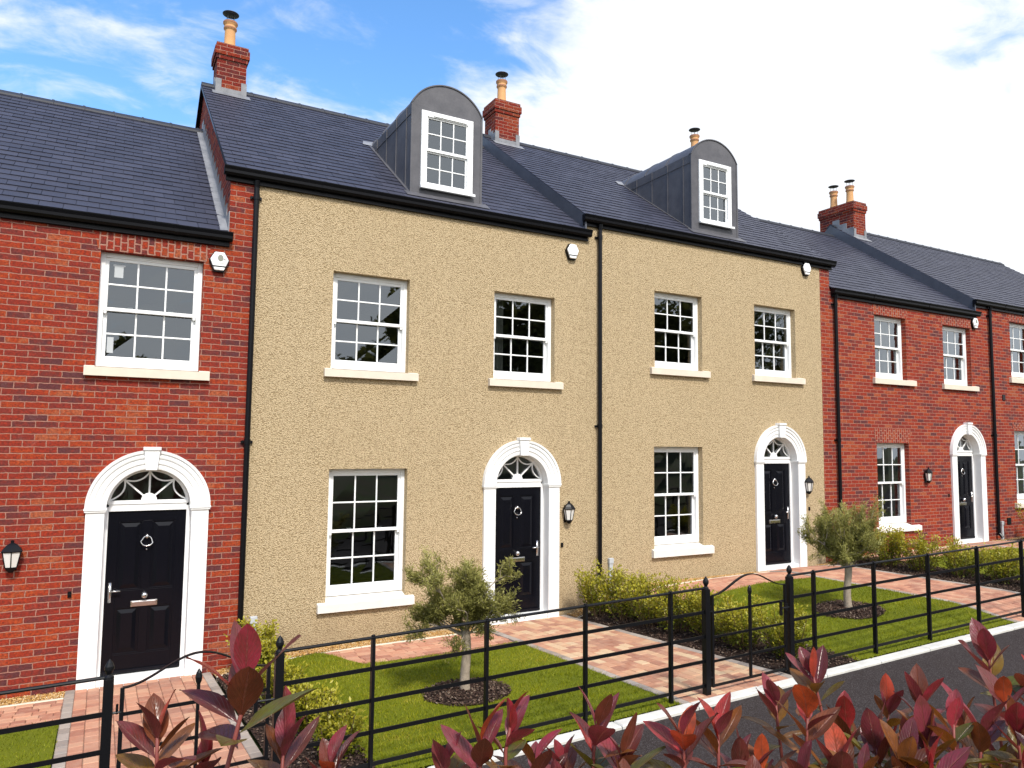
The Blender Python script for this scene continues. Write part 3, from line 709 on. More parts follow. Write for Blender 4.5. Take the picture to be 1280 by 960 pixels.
def dormer(parent, x0, x1, yf, zb, zs, zt, ez, win):
    """lead clad barrel dormer: yf front plane, zs springing, zt crown, win (x0,x1,z0,z1)"""
    hw = (x1 - x0) / 2; cx = (x0 + x1) / 2; h = zt - zs; rad = (hw * hw + h * h) / (2 * h); czz = zt - rad; a0 = math.acos(hw / rad)
    top = [(cx + rad * math.cos(a0 + (math.pi - 2 * a0) * i / 28), czz + rad * math.sin(a0 + (math.pi - 2 * a0) * i / 28)) for i in range(29)]
    yb = 3.1; f = MB(); wx0, wx1, wz0, wz1 = win
    # front
    f.box(x0, wx0, yf, yf + .12, zb, zs - .001); f.box(wx1, x1, yf, yf + .12, zb, zs - .001); f.box(wx0, wx1, yf, yf + .12, zb, wz0); 
    if wz1 < zs: f.box(wx0, wx1, yf, yf + .12, wz1, zs - .001)
    f.prism([(x1, zs - .001)] + top[1:-1] + [(x0, zs - .001)], yf, yf + .12, 'y')
    # cheeks and barrel
    f.box(x0, x0 + .06, yf + .12, yb, zb, zs); f.box(x1 - .06, x1, yf + .12, yb, zb, zs)
    for i in range(28):
        p, q = top[i], top[i + 1]; f.quad((p[0], yf + .12, p[1]), (q[0], yf + .12, q[1]), (q[0], yb, q[1]), (p[0], yb, p[1]))
    o = obj('dormer', f, M['lead'], parent)
    # lead rolls and laps
    s = MB()
    tops = [(cx + (rad + .006) * math.cos(a0 + (math.pi - 2 * a0) * i / 28), czz + (rad + .006) * math.sin(a0 + (math.pi - 2 * a0) * i / 28)) for i in range(29)]
    for i in range(28):
        p, q = tops[i], tops[i + 1]; s.bar((p[0], yf + .02, p[1]), (q[0], yf + .02, q[1]), .07, .018)
        for yy in (.75, 1.4, 2.1): s.bar((p[0], yf + yy, p[1]), (q[0], yf + yy, q[1]), .024, .012)
    for yy in (.22, .68, 1.16, 1.66):
        zr = ez + (yf + yy - YE) * RISE; s.box(x0 - .012, x0, yf + yy, yf + yy + .012, zr, zs); s.box(x1, x1 + .012, yf + yy, yf + yy + .012, zr, zs)
    s.box(x0 - .010, x0, yf, yb, zs - .17, zs - .155); s.box(x0 - .012, x0 + .02, yf - .008, yf + .02, zb, zs)
    s.box(x1 - .02, x1 + .012, yf - .008, yf + .02, zb, zs)
    s.box(wx0 - .001, x0 + .02, yf - .004, yf, zs - .13, zs - .12) if False else None
    obj('lead_roll', s, M['lead'], o)
    # apron and side flashing on the slates
    fl = MB()
    def rz(y, d=.024): return ez + (y - YE) * RISE + d
    ya = yf - .15
    fl.quad((x0 - .10, ya, rz(ya)), (x1 + .10, ya, rz(ya)), (x1 + .10, yf + .02, rz(yf + .02)), (x0 - .10, yf + .02, rz(yf + .02)))
    obj('apron', fl, M['lead'], o)
    sd = MB(); yt = (zs - ez) / RISE + YE
    for xa, xb in ((x0 - .05, x0 - .001), (x1 + .001, x1 + .05)):
        q = MB(); q.quad((xa, yf, rz(yf)), (xb, yf, rz(yf)), (xb, yt, rz(yt)), (xa, yt, rz(yt))); obj('side_flashing', q, M['lead'], o)
    sd.quad((x0 - .16, yt - .02, rz(yt - .02, .03)), (x0 + .02, yt - .02, rz(yt - .02, .03)), (x0 + .1, yt + .22, rz(yt + .22, .03)), (x0 - .10, yt + .18, rz(yt + .18, .03)))
    obj('flashing', sd, M['leadlight'], o)
    # window standing slightly proud of the lead
    fr = MB(); yw = yf - .03; j = .095
    fr.box(wx0, wx0 + j, yw, yw + .12, wz0, wz1); fr.box(wx1 - j, wx1, yw, yw + .12, wz0, wz1); fr.box(wx0 + j, wx1 - j, yw, yw + .12, wz1 - .09, wz1); fr.box(wx0 + j, wx1 - j, yw, yw + .12, wz0, wz0 + .07)
    fr.box(wx0 - .015, wx1 + .03, yw - .05, yw - .002, wz0 - .03, wz0 + .012)
    fr.box(wx0 + .2, wx1 - .12, yw - .014, yw, wz1 - .075, wz1 - .055)
    obj('window_frame', fr, M['white'], o, bevel=.005)
    a, b, c, d = wx0 + j, wx1 - j, wz0 + .07, wz1 - .09; mz = (c + d) / 2; gl = MB(); sm = MB()
    cu = sash_bars(sm, a, b, mz - .01, d, yw + .018, .022, .022, .045, bw=.018); cl = sash_bars(sm, a, b, c, mz - .012, yw + .045, .022, .02, .03, bw=.018)
    obj('sash', sm, M['white'], o, bevel=.003); panes(gl, cu, yw + .038); panes(gl, cl, yw + .065); obj('glazing', gl, M['glass'], o)
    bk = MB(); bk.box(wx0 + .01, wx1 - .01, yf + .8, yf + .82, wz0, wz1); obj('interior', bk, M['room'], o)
    return o
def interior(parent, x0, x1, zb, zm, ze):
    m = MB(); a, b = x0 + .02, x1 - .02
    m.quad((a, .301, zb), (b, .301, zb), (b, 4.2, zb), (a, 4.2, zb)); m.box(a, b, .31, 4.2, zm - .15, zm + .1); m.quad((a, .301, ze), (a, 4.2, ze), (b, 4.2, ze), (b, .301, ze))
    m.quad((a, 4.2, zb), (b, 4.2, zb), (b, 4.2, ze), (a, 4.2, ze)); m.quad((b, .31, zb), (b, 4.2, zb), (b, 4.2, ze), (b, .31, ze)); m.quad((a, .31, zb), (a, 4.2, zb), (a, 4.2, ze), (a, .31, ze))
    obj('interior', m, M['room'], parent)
def soldier(parent, x0, x1, z0, z1):
    m = MB(); m.prism([(x0, z0), (x1, z0), (x1 + .05, z1), (x0 - .05, z1)], -.005, .004, 'y'); return obj('lintel', m, M['soldier'], parent)
def door_holes(cx, zb):
    sp = zb + 2.115
    return [(cx - .5, cx + .5, zb, sp + .2), (cx - .44, cx + .44, sp + .2, sp + .39), (cx - .28, cx + .28, sp + .39, sp + .5)]

# ---------------------------------------------------------------- the houses
def house(x0, x1, zb, ez, label, front, wins, door=None, handle=-1, flank='brick', rx0=None, rx1=None, gx0=None, gx1=None, pipe=None, gmat='brick', extra=None):
    h = thing('terraced_house', label, 'house', ((x0 + x1) / 2, 0, zb), 'houses in the terrace')
    holes = [(w[0], w[1], (w[4]['sill'][2] + .004) if w[4].get('sill') else w[2], w[3]) for w in wins] + (door_holes(door, zb) if door else [])
    zt = ez - .03
    for i, (a, b, mat) in enumerate(front):
        mb = MB(); hs = [q for q in holes if q[0] >= a and q[1] <= b]
        wall_grid(mb, a, b, zb - .35, zt, hs); obj('wall', mb, M[mat], h)
    gable(h, 'gable_wall', x0 + .001, x0 + .26, zb - .35, ez, M[gmat])
    gable(h, 'gable_wall', x1 - .26, x1 - .002, zb - .35, ez, M['brick'])
    mb = MB(); mb.box(x0 + .27, x1 - .27, YB - .3, YB - .06, zb - .35, zt); obj('rear_wall', mb, M['brick'], h)
    for w in wins: window(h, *w[:4], **w[4])
    if door is not None: doorway(h, door, zb, handle)
    roof(h, rx0 if rx0 is not None else x0 - .04, rx1 if rx1 is not None else x1, ez)
    eaves(h, gx0 if gx0 is not None else x0 - .08, gx1 if gx1 is not None else x1 + .03, ez)
    if pipe: downpipe(h, pipe, zb + .05, ez - .20, (.44, .975))
    interior(h, x0 + .26, x1 - .26, zb + .05, zb + 2.75, zb + 5.35)
    return h
W = lambda x0, x1, z0, z1, sill, **k: (x0, x1, z0, z1, dict(sill=sill, **k))
# 1: brick house, left
h1 = house(-4.55, 1.33, 0.0, 5.70, 'red brick two storey house with alarm box beside its upper window', [(-4.55, 1.33, 'brick')],
           [W(-.136, 1.043, 3.845, 5.277, (-.249, 1.165, 3.717, 3.824), sticker=True), W(-3.1, -1.95, 3.845, 5.277, (-3.2, -1.85, 3.717, 3.824)), W(-3.1, -1.95, .62, 2.42, (-3.2, -1.85, .43, .54))],
           door=.54, handle=-1, rx1=1.325, gx1=1.375)
soldier(h1, -.136 - .03, 1.043 + .03, 5.279, 5.50); soldier(h1, -3.13, -1.92, 5.279, 5.50); soldier(h1, -3.13, -1.92, 2.425, 2.645)
# 2: rendered house
h2 = house(1.332, 7.098, .185, 6.60, 'sand rendered house with barrel dormer, joined to the near red brick house', [(1.332, 1.69, 'brick'), (1.692, 7.098, 'render')],
           [W(2.752, 3.905, 3.985, 5.37, (2.654, 4.05, 3.855, 3.96)), W(2.774, 3.928, .80, 2.566, (2.656, 4.056, .614, .724), sillmat='sillwhite'), W(5.33, 6.46, 3.975, 5.362, (5.236, 6.60, 3.845, 3.948), curtain=[(5.40, 5.66)])],
           door=5.86, handle=1, rx0=1.27, rx1=7.09, gx0=1.235, gx1=7.135, pipe=1.66)
# 3: rendered house
h3 = house(7.10, 13.31, .545, 6.87, 'sand rendered house with barrel dormer, joined to the far red brick houses', [(7.10, 13.008, 'render'), (13.01, 13.31, 'brick')],
           [W(8.578, 9.71, 4.340, 5.725, (8.463, 9.858, 4.206, 4.316)), W(8.549, 9.689, 1.18, 2.92, (8.483, 9.897, .986, 1.108), sillmat='sillwhite'), W(11.079, 12.235, 4.340, 5.729, (10.99, 12.44, 4.206, 4.317))],
           door=11.71, handle=1, rx0=7.03, rx1=13.32, gx0=6.985, gx1=13.40, pipe=7.337, gmat='clad')
# 4: brick
h4 = house(13.312, 18.66, .70, 6.30, 'red brick house with two upper windows, between the rendered house and the end house', [(13.312, 18.66, 'brick')],
           [W(14.768, 15.887, 4.48, 5.875, (14.66, 16.137, 4.339, 4.456), curtain=[(15.5, 15.82)]), W(17.30, 18.432, 4.465, 5.865, (17.20, 18.62, 4.33, 4.438), curtain=[(17.95, 18.37)]), W(14.73, 15.86, 1.28, 3.04, (14.62, 16.15, 1.11, 1.21), curtain=[(14.76, 15.0), (15.6, 15.83)], sillmat='sillwhite')],
           door=18.13 - .02, handle=1, rx0=13.315, rx1=18.655, gx0=13.33, gx1=18.73, pipe=13.42)
soldier(h4, 14.74, 15.915, 5.877, 6.09); soldier(h4, 17.28, 18.455, 5.867, 6.08); soldier(h4, 14.70, 15.89, 3.043, 3.36)
# 5: brick end
h5 = house(18.662, 27.6, .80, 6.60, 'red brick end house with a chimney carrying two pots', [(18.662, 27.6, 'brick')],
           [W(20.2, 21.36, 4.80, 6.20, (20.08, 21.5, 4.62, 4.74)), W(20.2, 21.36, 1.66, 3.40, (20.08, 21.5, 1.47, 1.57), curtain=[(20.24, 20.75), (20.95, 21.33)]), W(22.9, 24.06, 4.80, 6.20, (22.8, 24.2, 4.62, 4.74))],
           door=23.5, handle=1, rx0=18.60, rx1=27.64, gx0=18.55, gx1=27.7, pipe=19.22, gmat='clad')
soldier(h5, 20.17, 21.39, 6.202, 6.41); soldier(h5, 20.17, 21.39, 3.402, 3.62); soldier(h5, 22.87, 24.09, 6.202, 6.41)

dormer(h2, 3.955, 5.165, .20, 6.72, 8.22, 8.61, 6.60, (4.11, 5.0, 6.90, 8.13))
dormer(h3, 9.67, 10.87, .20, 7.02, 8.56, 8.94, 6.87, (9.85, 10.69, 7.24, 8.48))
chimney(h2, 1.49, 2.0, 3.68, 4.2, 10.21, 6.60, [(1.72, 3.94)])
chimney(h3, 7.21, 7.80, 3.68, 4.2, 10.52, 6.87, [(7.48, 3.92)])
chimney(h3, 13.0, 13.30, 3.75, 4.2, 10.48, 6.87, [(13.20, 3.9)], corb=.02)
chimney(h5, 18.71, 19.24, 3.3, 4.45, 10.07, 6.60, [(18.98, 3.6), (18.98, 4.15)])
# lead flashing up the brick flank over the near house roof; dark abutments further along
def abutment(parent, x, ez_low, mat, w=.16, name='flashing', steps=True):
    m = MB(); n = 16; y0 = -.04; y1 = YR + .1
    for i in range(n):
        a = y0 + (y1 - y0) * i / n; b = y0 + (y1 - y0) * (i + 1) / n
        m.prism([(a, ez_low + (a - YE) * RISE - .02), (b, ez_low + (b - YE) * RISE - .02), (b, ez_low + (b - YE) * RISE + w), (a, ez_low + (b - YE) * RISE + w - (.0 if steps else (b - a) * RISE))], x - .012, x - .0005, 'x')
    m.add([(x - .11, y0, ez_low + .022), (x - .001, y0, ez_low + .03), (x - .001, YR, ez_low + (YR - YE) * RISE + .03), (x - .11, YR, ez_low + (YR - YE) * RISE + .022)], [(0, 1, 2, 3)])
    obj(name, m, mat, parent)
abutment(h2, 1.332, 5.70, M['leadlight'], w=.10)
# verge trims
def verge(parent, x, ez, mat, drop=.12, name='verge', off=-.07):
    m = MB(); dy = YR - YE; zr = ez + dy * RISE
    m.prism([(YE - .01, ez - .01), (YR, zr - .006), (YB, ez - .01), (YB, ez - drop), (YR, zr - drop), (YE - .01, ez - drop)], x + off, x + off + .03, 'x'); obj(name, m, mat, parent)
verge(h2, 1.332, 6.60, M['black'], .06); verge(h3, 7.10, 6.87, M['clad'], .40); verge(h5, 18.662, 6.60, M['clad'], .42); verge(h5, 27.6, 6.60, M['clad'], .1, off=.01)
# small pipework on the walls
def conduit(parent, x, z0, z1):
    m = MB(); m.box(x - .035, x + .035, -.05, -.001, z0, z1 - .09); m.box(x - .045, x + .045, -.06, -.001, z1 - .09, z1); obj('conduit', m, M['greypipe'], parent, bevel=.006)
conduit(h2, 1.83, .14, .66); conduit(h3, 7.58, .40, 1.04); conduit(h5, 19.42, .72, 1.17)
m = MB(); m.tube([(2.02, -.002, .30), (2.02, -.12, .30)], .055, 12); m.tube([(2.0, -.10, .30), (2.16, -.10, .28)], .055, 12); m.tube([(2.15, -.10, .282), (2.18, -.10, .278)], .065, 12); obj('overflow_pipe', m, M['black'], h2)
m = MB(); m.box(19.70, 19.86, -.02, -.001, 1.08, 1.24); m.box(19.72, 19.84, -.02, -.001, 4.16, 4.30); obj('air_vent', m, M['black'], h5, bevel=.004)
for h_, x, z in ((h1, -.262, 1.12), (h2, 6.62, 1.31), (h3, 12.53, 1.70), (h4, 17.30, 1.85)):
    m = MB(); m.box(x - .02, x + .02, -.018, -.001, z - .035, z + .035); m.sphere((x, -.018, z), .012, 8); obj('doorbell', m, M['black'], h_)
# pale sealant joint between brick and render
m = MB(); m.box(1.688, 1.694, -.006, -.0005, .15, 6.4); obj('movement_joint', m, M['edgestrip'], h2)

# ---------------------------------------------------------------- wall lanterns and alarm boxes
def make_lantern(loc, label):
    t = thing('wall_lantern', label, 'lantern', loc, 'wall lanterns beside the front doors', local=True)
    hexa = lambda r, z, fl=.62: [(r * math.cos(a), -.004 + min(0, -abs(r * math.sin(a)) * 1.0) * 1.0 if False else -.075 + r * fl * math.sin(a), z) for a in [math.pi / 6 + k * math.pi / 3 for k in range(6)]]
    def lo(rings, m):
        v = []; f = []
        for r_, z in rings: v += hexa(r_, z)
        for i in range(len(rings) - 1):
            for k in range(6): f.append((i * 6 + k, i * 6 + (k + 1) % 6, (i + 1) * 6 + (k + 1) % 6, (i + 1) * 6 + k))
        f += [tuple(range(5, -1, -1)), tuple((len(rings) - 1) * 6 + k for k in range(6))]; m.add(v, f)
    cap = MB(); lo([(.115, .055), (.118, .065), (.095, .10), (.060, .135), (.03, .155), (.02, .16), (.02, .185), (.005, .19)], cap)
    obj('lamp_cap', cap, M['black'], t)
    gl = MB(); lo([(.062, -.115), (.098, .054)], gl); obj('lamp_glass', gl, M['lampglass'], t)
    fr = MB(); b = hexa(.064, -.115); p = hexa(.101, .056)
    for k in range(6): fr.tube([b[k], p[k]], .0065, 5)
    lo([(.02, -.175), (.045, -.150), (.066, -.122), (.068, -.112)], fr); fr.box(-.05, .05, -.012, -.001, -.16, .12); fr.box(-.02, .02, -.05, -.010, .06, .09)
    obj('lamp_frame', fr, M['black'], t); return t
L0 = make_lantern((-.85, 0, 1.60), 'black wall lantern with pale glass on the brick left of the nearest door')
dup(L0, (6.71, 0, 1.83), 'black wall lantern on sand render between a white arched doorway and the downpipe')
dup(L0, (12.46, 0, 2.17), 'black wall lantern on the narrow strip of render right of a white arched doorway')
dup(L0, (16.44, 0, 2.32), 'black wall lantern on red brick between a tall window and the far arched doorway')
def make_alarm(loc, label):
    t = thing('alarm_box', label, 'alarm', loc, 'alarm boxes under the eaves', local=True)
    def hx(s, dz=0): return [(-.06 * s, .125 * s + dz), (.06 * s, .125 * s + dz), (.118 * s, .02 * s + dz), (.06 * s, -.125 * s + dz), (-.06 * s, -.125 * s + dz), (-.118 * s, .02 * s + dz)]
    b = MB(); b.prism(hx(1.07), -.045, -.001, 'y'); obj('backplate', b, M['black'], t)
    c = MB(); c.prism(hx(.97, .004), -.075, -.044, 'y'); obj('cover', c, M['alarmwhite'], t, bevel=.012)
    s = MB(); s.prism([(-.085, -.058), (.085, -.058), (.076, -.075), (-.076, -.075)], -.0765, -.0748, 'y'); obj('strobe_band', s, M['black'], t)
    return t
A0 = make_alarm((1.225, 0, 5.29), 'white hexagonal alarm box with a grey emblem beside the near brick house window')
A1 = dup(A0, (6.78, 0, 6.18), 'white alarm box on render under a gutter end, beside the downpipe between rendered houses')
A2 = dup(A0, (12.56, 0, 6.60), 'white alarm box on render under the eaves next to a brick strip')
A3 = dup(A0, (18.58, 0, 6.00), 'white alarm box at the top of the far red brick wall near a downpipe')
def emblem(t, s=1.0):
    e = MB(); n = 18
    e.add([(.012 + .036 * math.cos(2 * math.pi * k / n), -.0762, .045 + .045 * math.sin(2 * math.pi * k / n)) for k in range(n)], [tuple(range(n))])
    e.add([(.045, -.0762, .025), (.075, -.0762, .02), (.08, -.0762, .03), (.06, -.0762, .04)], [(0, 1, 2, 3)])
    for i in range(9): e.box(-.055 + i * .0125, -.047 + i * .0125, -.0765, -.0752, -.030, -.020)
    obj('emblem', e, M['emblem'], t)
emblem(A0); emblem(A3)

# ---------------------------------------------------------------- estate railing fences and gates
YF = -4.5
def post(mb, x, h=1.08, w=.048, d=.026):
    z = g1(x, YF); mb.box(x - d / 2, x + d / 2, YF - w / 2, YF + w / 2, z - .2, z + h) ; mb.tube([(x, YF, z + h - .005), (x, YF, z + h + .012)], .016, 8)
def gatepost(mb, x):
    z = g1(x, YF); s = .031; mb.box(x - s, x + s, YF - s, YF + s, z - .2, z + 1.06)
    mb.lathe([(.032, 0), (.03, .015), (.016, .028), (.02, .04), (.031, .062), (.030, .082), (.019, .108), (.007, .122), (.001, .130)], (x, YF, z + 1.06), 12)
RH = [.10, .343, .586, .83]
def fence(label, xa, xb, posts, gateposts):
    t = thing('estate_fence', label, 'fence', ((xa + xb) / 2, YF, g1((xa + xb) / 2, YF)), 'black estate railings along the gardens')
    for x in posts:
        m = MB(); post(m, x); obj('post', m, M['iron'], t, bevel=.002)
    for x in gateposts:
        m = MB(); gatepost(m, x); obj('gate_post', m, M['iron'], t, bevel=.003)
    n = max(1, int((xb - xa) / .5))
    for h in RH:
        m = MB(); xs = [xa + (xb - xa) * i / n for i in range(n + 1)]
        for i in range(n): m.bar((xs[i], YF, g1(xs[i], YF) + h), (xs[i + 1], YF, g1(xs[i + 1], YF) + h), .010, .032)
        obj('rail', m, M['iron'], t)
    m = MB(); m.tube([(xa + (xb - xa) * i / n, YF, g1(xa + (xb - xa) * i / n, YF) + 1.07) for i in range(n + 1)], .013, 8); obj('top_rail', m, M['iron'], t)
fence('black railing left of the nearest gate, in front of the near brick house', -4.2, .11, [-3.96, -2.94, -1.92, -.9], [.11])
fence('black railing between the two garden gates, before the nearer olive tree', 1.23, 5.48, [1.955, 2.965, 3.99, 5.01], [1.23, 5.48])
fence('black railing running from the second gate towards the far end of the terrace', 6.71, 17.55, [7.1, 8.16, 9.23, 10.32, 11.41, 12.45, 13.5, 14.55, 15.6, 16.6], [6.71, 17.55])
def gate(label, xa, xb, hinge=-1):
    t = thing('garden_gate', label, 'gate', ((xa + xb) / 2, YF, g1((xa + xb) / 2, YF)), 'garden gates')
    za, zb = g1(xa, YF), g1(xb, YF)
    a, b = xa + .085, xb - .075; f = MB(); hgt = .985
    z = lambda x: za + (zb - za) * (x - xa) / (xb - xa)
    f.box(a - .013, a + .013, YF - .013, YF + .013, z(a) + .07, z(a) + hgt); f.box(b - .013, b + .013, YF - .013, YF + .013, z(b) + .07, z(b) + hgt)
    f.bar((a + .013, YF, z(a) + .082), (b - .013, YF, z(b) + .082), .012, .026)
    obj('gate_frame', f, M['iron'], t)
    ar = MB(); n = 28; P = []
    for i in range(n + 1):
        s = i / n; x = a + (b - a) * s; P.append((x, YF, z(x) + hgt + .165 * (math.sin(math.pi * s) ** 2)))
    for i in range(n): ar.bar(P[i], P[i + 1], .030, .010)
    obj('arched_top', ar, M['iron'], t)
    for h in RH[1:]:
        if h > .9: continue
        m = MB(); m.bar((a + .013, YF, z(a) + h - .02), (b - .013, YF, z(b) + h - .02), .009, .024); obj('rail', m, M['iron'], t)
    m = MB(); cx = (a + b) / 2; m.box(cx - .011, cx + .011, YF - .014, YF + .014, z(cx) + .095, z(cx) + .93); m.lathe([(.012, 0), (.02, .02), (.024, .05), (.018, .08), (.004, .105)], (cx, YF, z(cx) + .93), 10); obj('upright', m, M['iron'], t)
    for h in (.17, .83):
        m = MB(); hx = xa + .03 if hinge < 0 else xb - .03; tx = a if hinge < 0 else b
        m.tube([(hx, YF - .005, z(hx) + h), (tx, YF - .005, z(tx) + h)], .009, 6); m.tube([((hx + tx) / 2, YF - .005, z(hx) + h - .01), ((hx + tx) / 2, YF - .005, z(hx) + h + .055)], .009, 6); obj('hinge', m, M['iron'], t)
    m = MB(); lx = b if hinge < 0 else a; sg = -1 if hinge < 0 else 1
    m.tube([(lx + sg * .09, YF - .02, z(lx) + .74), (lx - sg * .07, YF - .02, z(lx) + .74)], .008, 6); m.box(lx + sg * .09 - .014, lx + sg * .09 + .014, YF - .035, YF - .012, z(lx) + .665, z(lx) + .815); m.box(lx - .02, lx + .02, YF - .024, YF - .0135, z(lx) + .70, z(lx) + .78)
    obj('latch', m, M['iron'], t)
gate('black arched garden gate leading to the near brick house door', .11, 1.23)
gate('black arched garden gate leading to the rendered house door with the olive tree', 5.48, 6.71)

# ---------------------------------------------------------------- plants
def leaf_arrays(P, D, N, L, Wd, fold=.25):
    """kite leaves: P base, D direction, N normal (unit), returns V,F"""
    n = len(P); S = np.cross(D, N); S /= np.linalg.norm(S, axis=1, keepdims=True) + 1e-9; U = np.cross(S, D)
    mid = P + D * (L * .5)[:, None]; a = mid + S * (Wd / 2)[:, None] + U * (Wd * fold)[:, None]; b = mid - S * (Wd / 2)[:, None] + U * (Wd * fold)[:, None]; tip = P + D * L[:, None] - U * (L * .06)[:, None]
    V = np.stack([P, a, tip, b], 1).reshape(-1, 3); i = 4 * np.arange(n)
    F = np.concatenate([np.stack([i, i + 1, i + 2], -1), np.stack([i, i + 2, i + 3], -1)]); return V, F
def unit(a): return a / (np.linalg.norm(a, axis=-1, keepdims=True) + 1e-9)
def make_shrub(x, y, h, spread, label, nst=26, leaf=.036, dens=1.0, rng=None):
    rng = rng or RNG; z = g1(x, y)
    t = thing('garden_shrub', label, 'shrub', (x, y, z), 'young hedge shrubs in the front gardens')
    st = MB(); PP, DD, TT = [], [], []
    for k in range(nst):
        a = rng.uniform(0, 6.283); rr = spread * math.sqrt(rng.random()); hh = h * rng.uniform(.6, 1.05) * (1 - .25 * (rr / spread) ** 2)
        b = np.array([x + .25 * rr * math.cos(a), y + .25 * rr * math.sin(a), z - .03]); e = np.array([x + rr * math.cos(a), y + rr * math.sin(a), z + hh]); c = (b + e) / 2 + np.array([.3 * rr * math.cos(a), .3 * rr * math.sin(a), .05])
        ts = np.linspace(0, 1, 7); cur = [(1 - s) ** 2 * b + 2 * s * (1 - s) * c + s * s * e for s in ts]; st.tube(cur, [.007 * (1 - .7 * s) for s in ts], 5, cap=False)
        nl = int(hh / .0105 * dens)
        s = rng.uniform(.10, 1.0, nl) ** .8
        p = ((1 - s) ** 2)[:, None] * b + (2 * s * (1 - s))[:, None] * c + (s * s)[:, None] * e
        # side twigs: offset from the stem
        off = rng.normal(0, 1, (nl, 3)); off[:, 2] *= .6; off = unit(off) * (rng.random(nl) ** .7 * .085)[:, None]
        p = p + off; tang = unit(np.tile(e - b, (nl, 1))); d = unit(unit(off) * .8 + tang * .7 + rng.normal(0, .35, (nl, 3)))
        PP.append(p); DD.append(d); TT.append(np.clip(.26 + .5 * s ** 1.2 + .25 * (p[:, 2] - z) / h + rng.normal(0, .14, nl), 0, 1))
    P = np.concatenate(PP); D = np.concatenate(DD); T = np.concatenate(TT); n = len(P)
    Nn = unit(rng.normal(0, .5, (n, 3)) + np.array([0, -.2, .9])); L = leaf * rng.uniform(.65, 1.25, n)
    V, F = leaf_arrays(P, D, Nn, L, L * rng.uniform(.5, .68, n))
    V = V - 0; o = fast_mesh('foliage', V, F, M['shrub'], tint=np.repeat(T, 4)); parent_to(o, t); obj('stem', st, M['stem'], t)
    return t
sh_rng = np.random.default_rng(5)
SH = [  # x, y, h, spread, label
    (1.76, -.50, .62, .22, 'bright green shrub against the wall where brick meets render'),
    (1.74, -1.15, .50, .19, 'green shrub second from the wall in the near bed by the first gate'),
    (1.76, -2.2, .44, .18, 'small green shrub halfway along the near bed by the first gate'),
    (1.80, -3.2, .46, .19, 'small green shrub just behind the first gate, partly hidden by red leaves'),
    (1.84, -3.95, .42, .18, 'small green shrub closest to the railing in the near bed by the first gate'),
    (7.02, -.62, .72, .27, 'yellow green shrub against the render under the downpipe'),
    (7.10, -1.15, .70, .28, 'yellow green shrub second from the wall beside the blocky path'),
    (7.16, -1.7, .64, .28, 'yellow green shrub with sparse top, third from the rendered wall'),
    (7.20, -2.25, .60, .28, 'green shrub midway in the bed beside the second gate path'),
    (7.24, -2.8, .60, .28, 'green shrub seen through the railing left of the second gate'),
    (7.26, -3.4, .58, .28, 'green shrub seen through the arched second gate'),
    (7.30, -4.0, .54, .26, 'green shrub right behind the latch of the second gate'),
    (12.95, -.7, .66, .28, 'green shrub next to the far brick wall right of the second olive tree'),
    (13.0, -1.35, .64, .28, 'yellow green shrub below the far tall window'),
    (13.06, -2.0, .60, .28, 'green shrub in the far bed, third from the brick wall'),
    (13.1, -2.65, .58, .28, 'green shrub in the middle of the far bed behind the railing'),
    (13.14, -3.3, .58, .28, 'green shrub in the far bed, second from the railing'),
    (13.18, -3.95, .55, .28, 'green shrub in the far bed nearest the railing'),
    (19.75, -.75, .95, .40, 'bronze tinted shrub beside the end house window'),
]
for s in SH: make_shrub(s[0] - (.10 if 6.9 < s[0] < 7.4 else 0), s[1], s[2] * (1.16 if s[0] > 6 else 1.08), s[3] * (1.34 if s[0] > 6 else 1.22), s[4], rng=sh_rng, dens=2.4, leaf=.041)

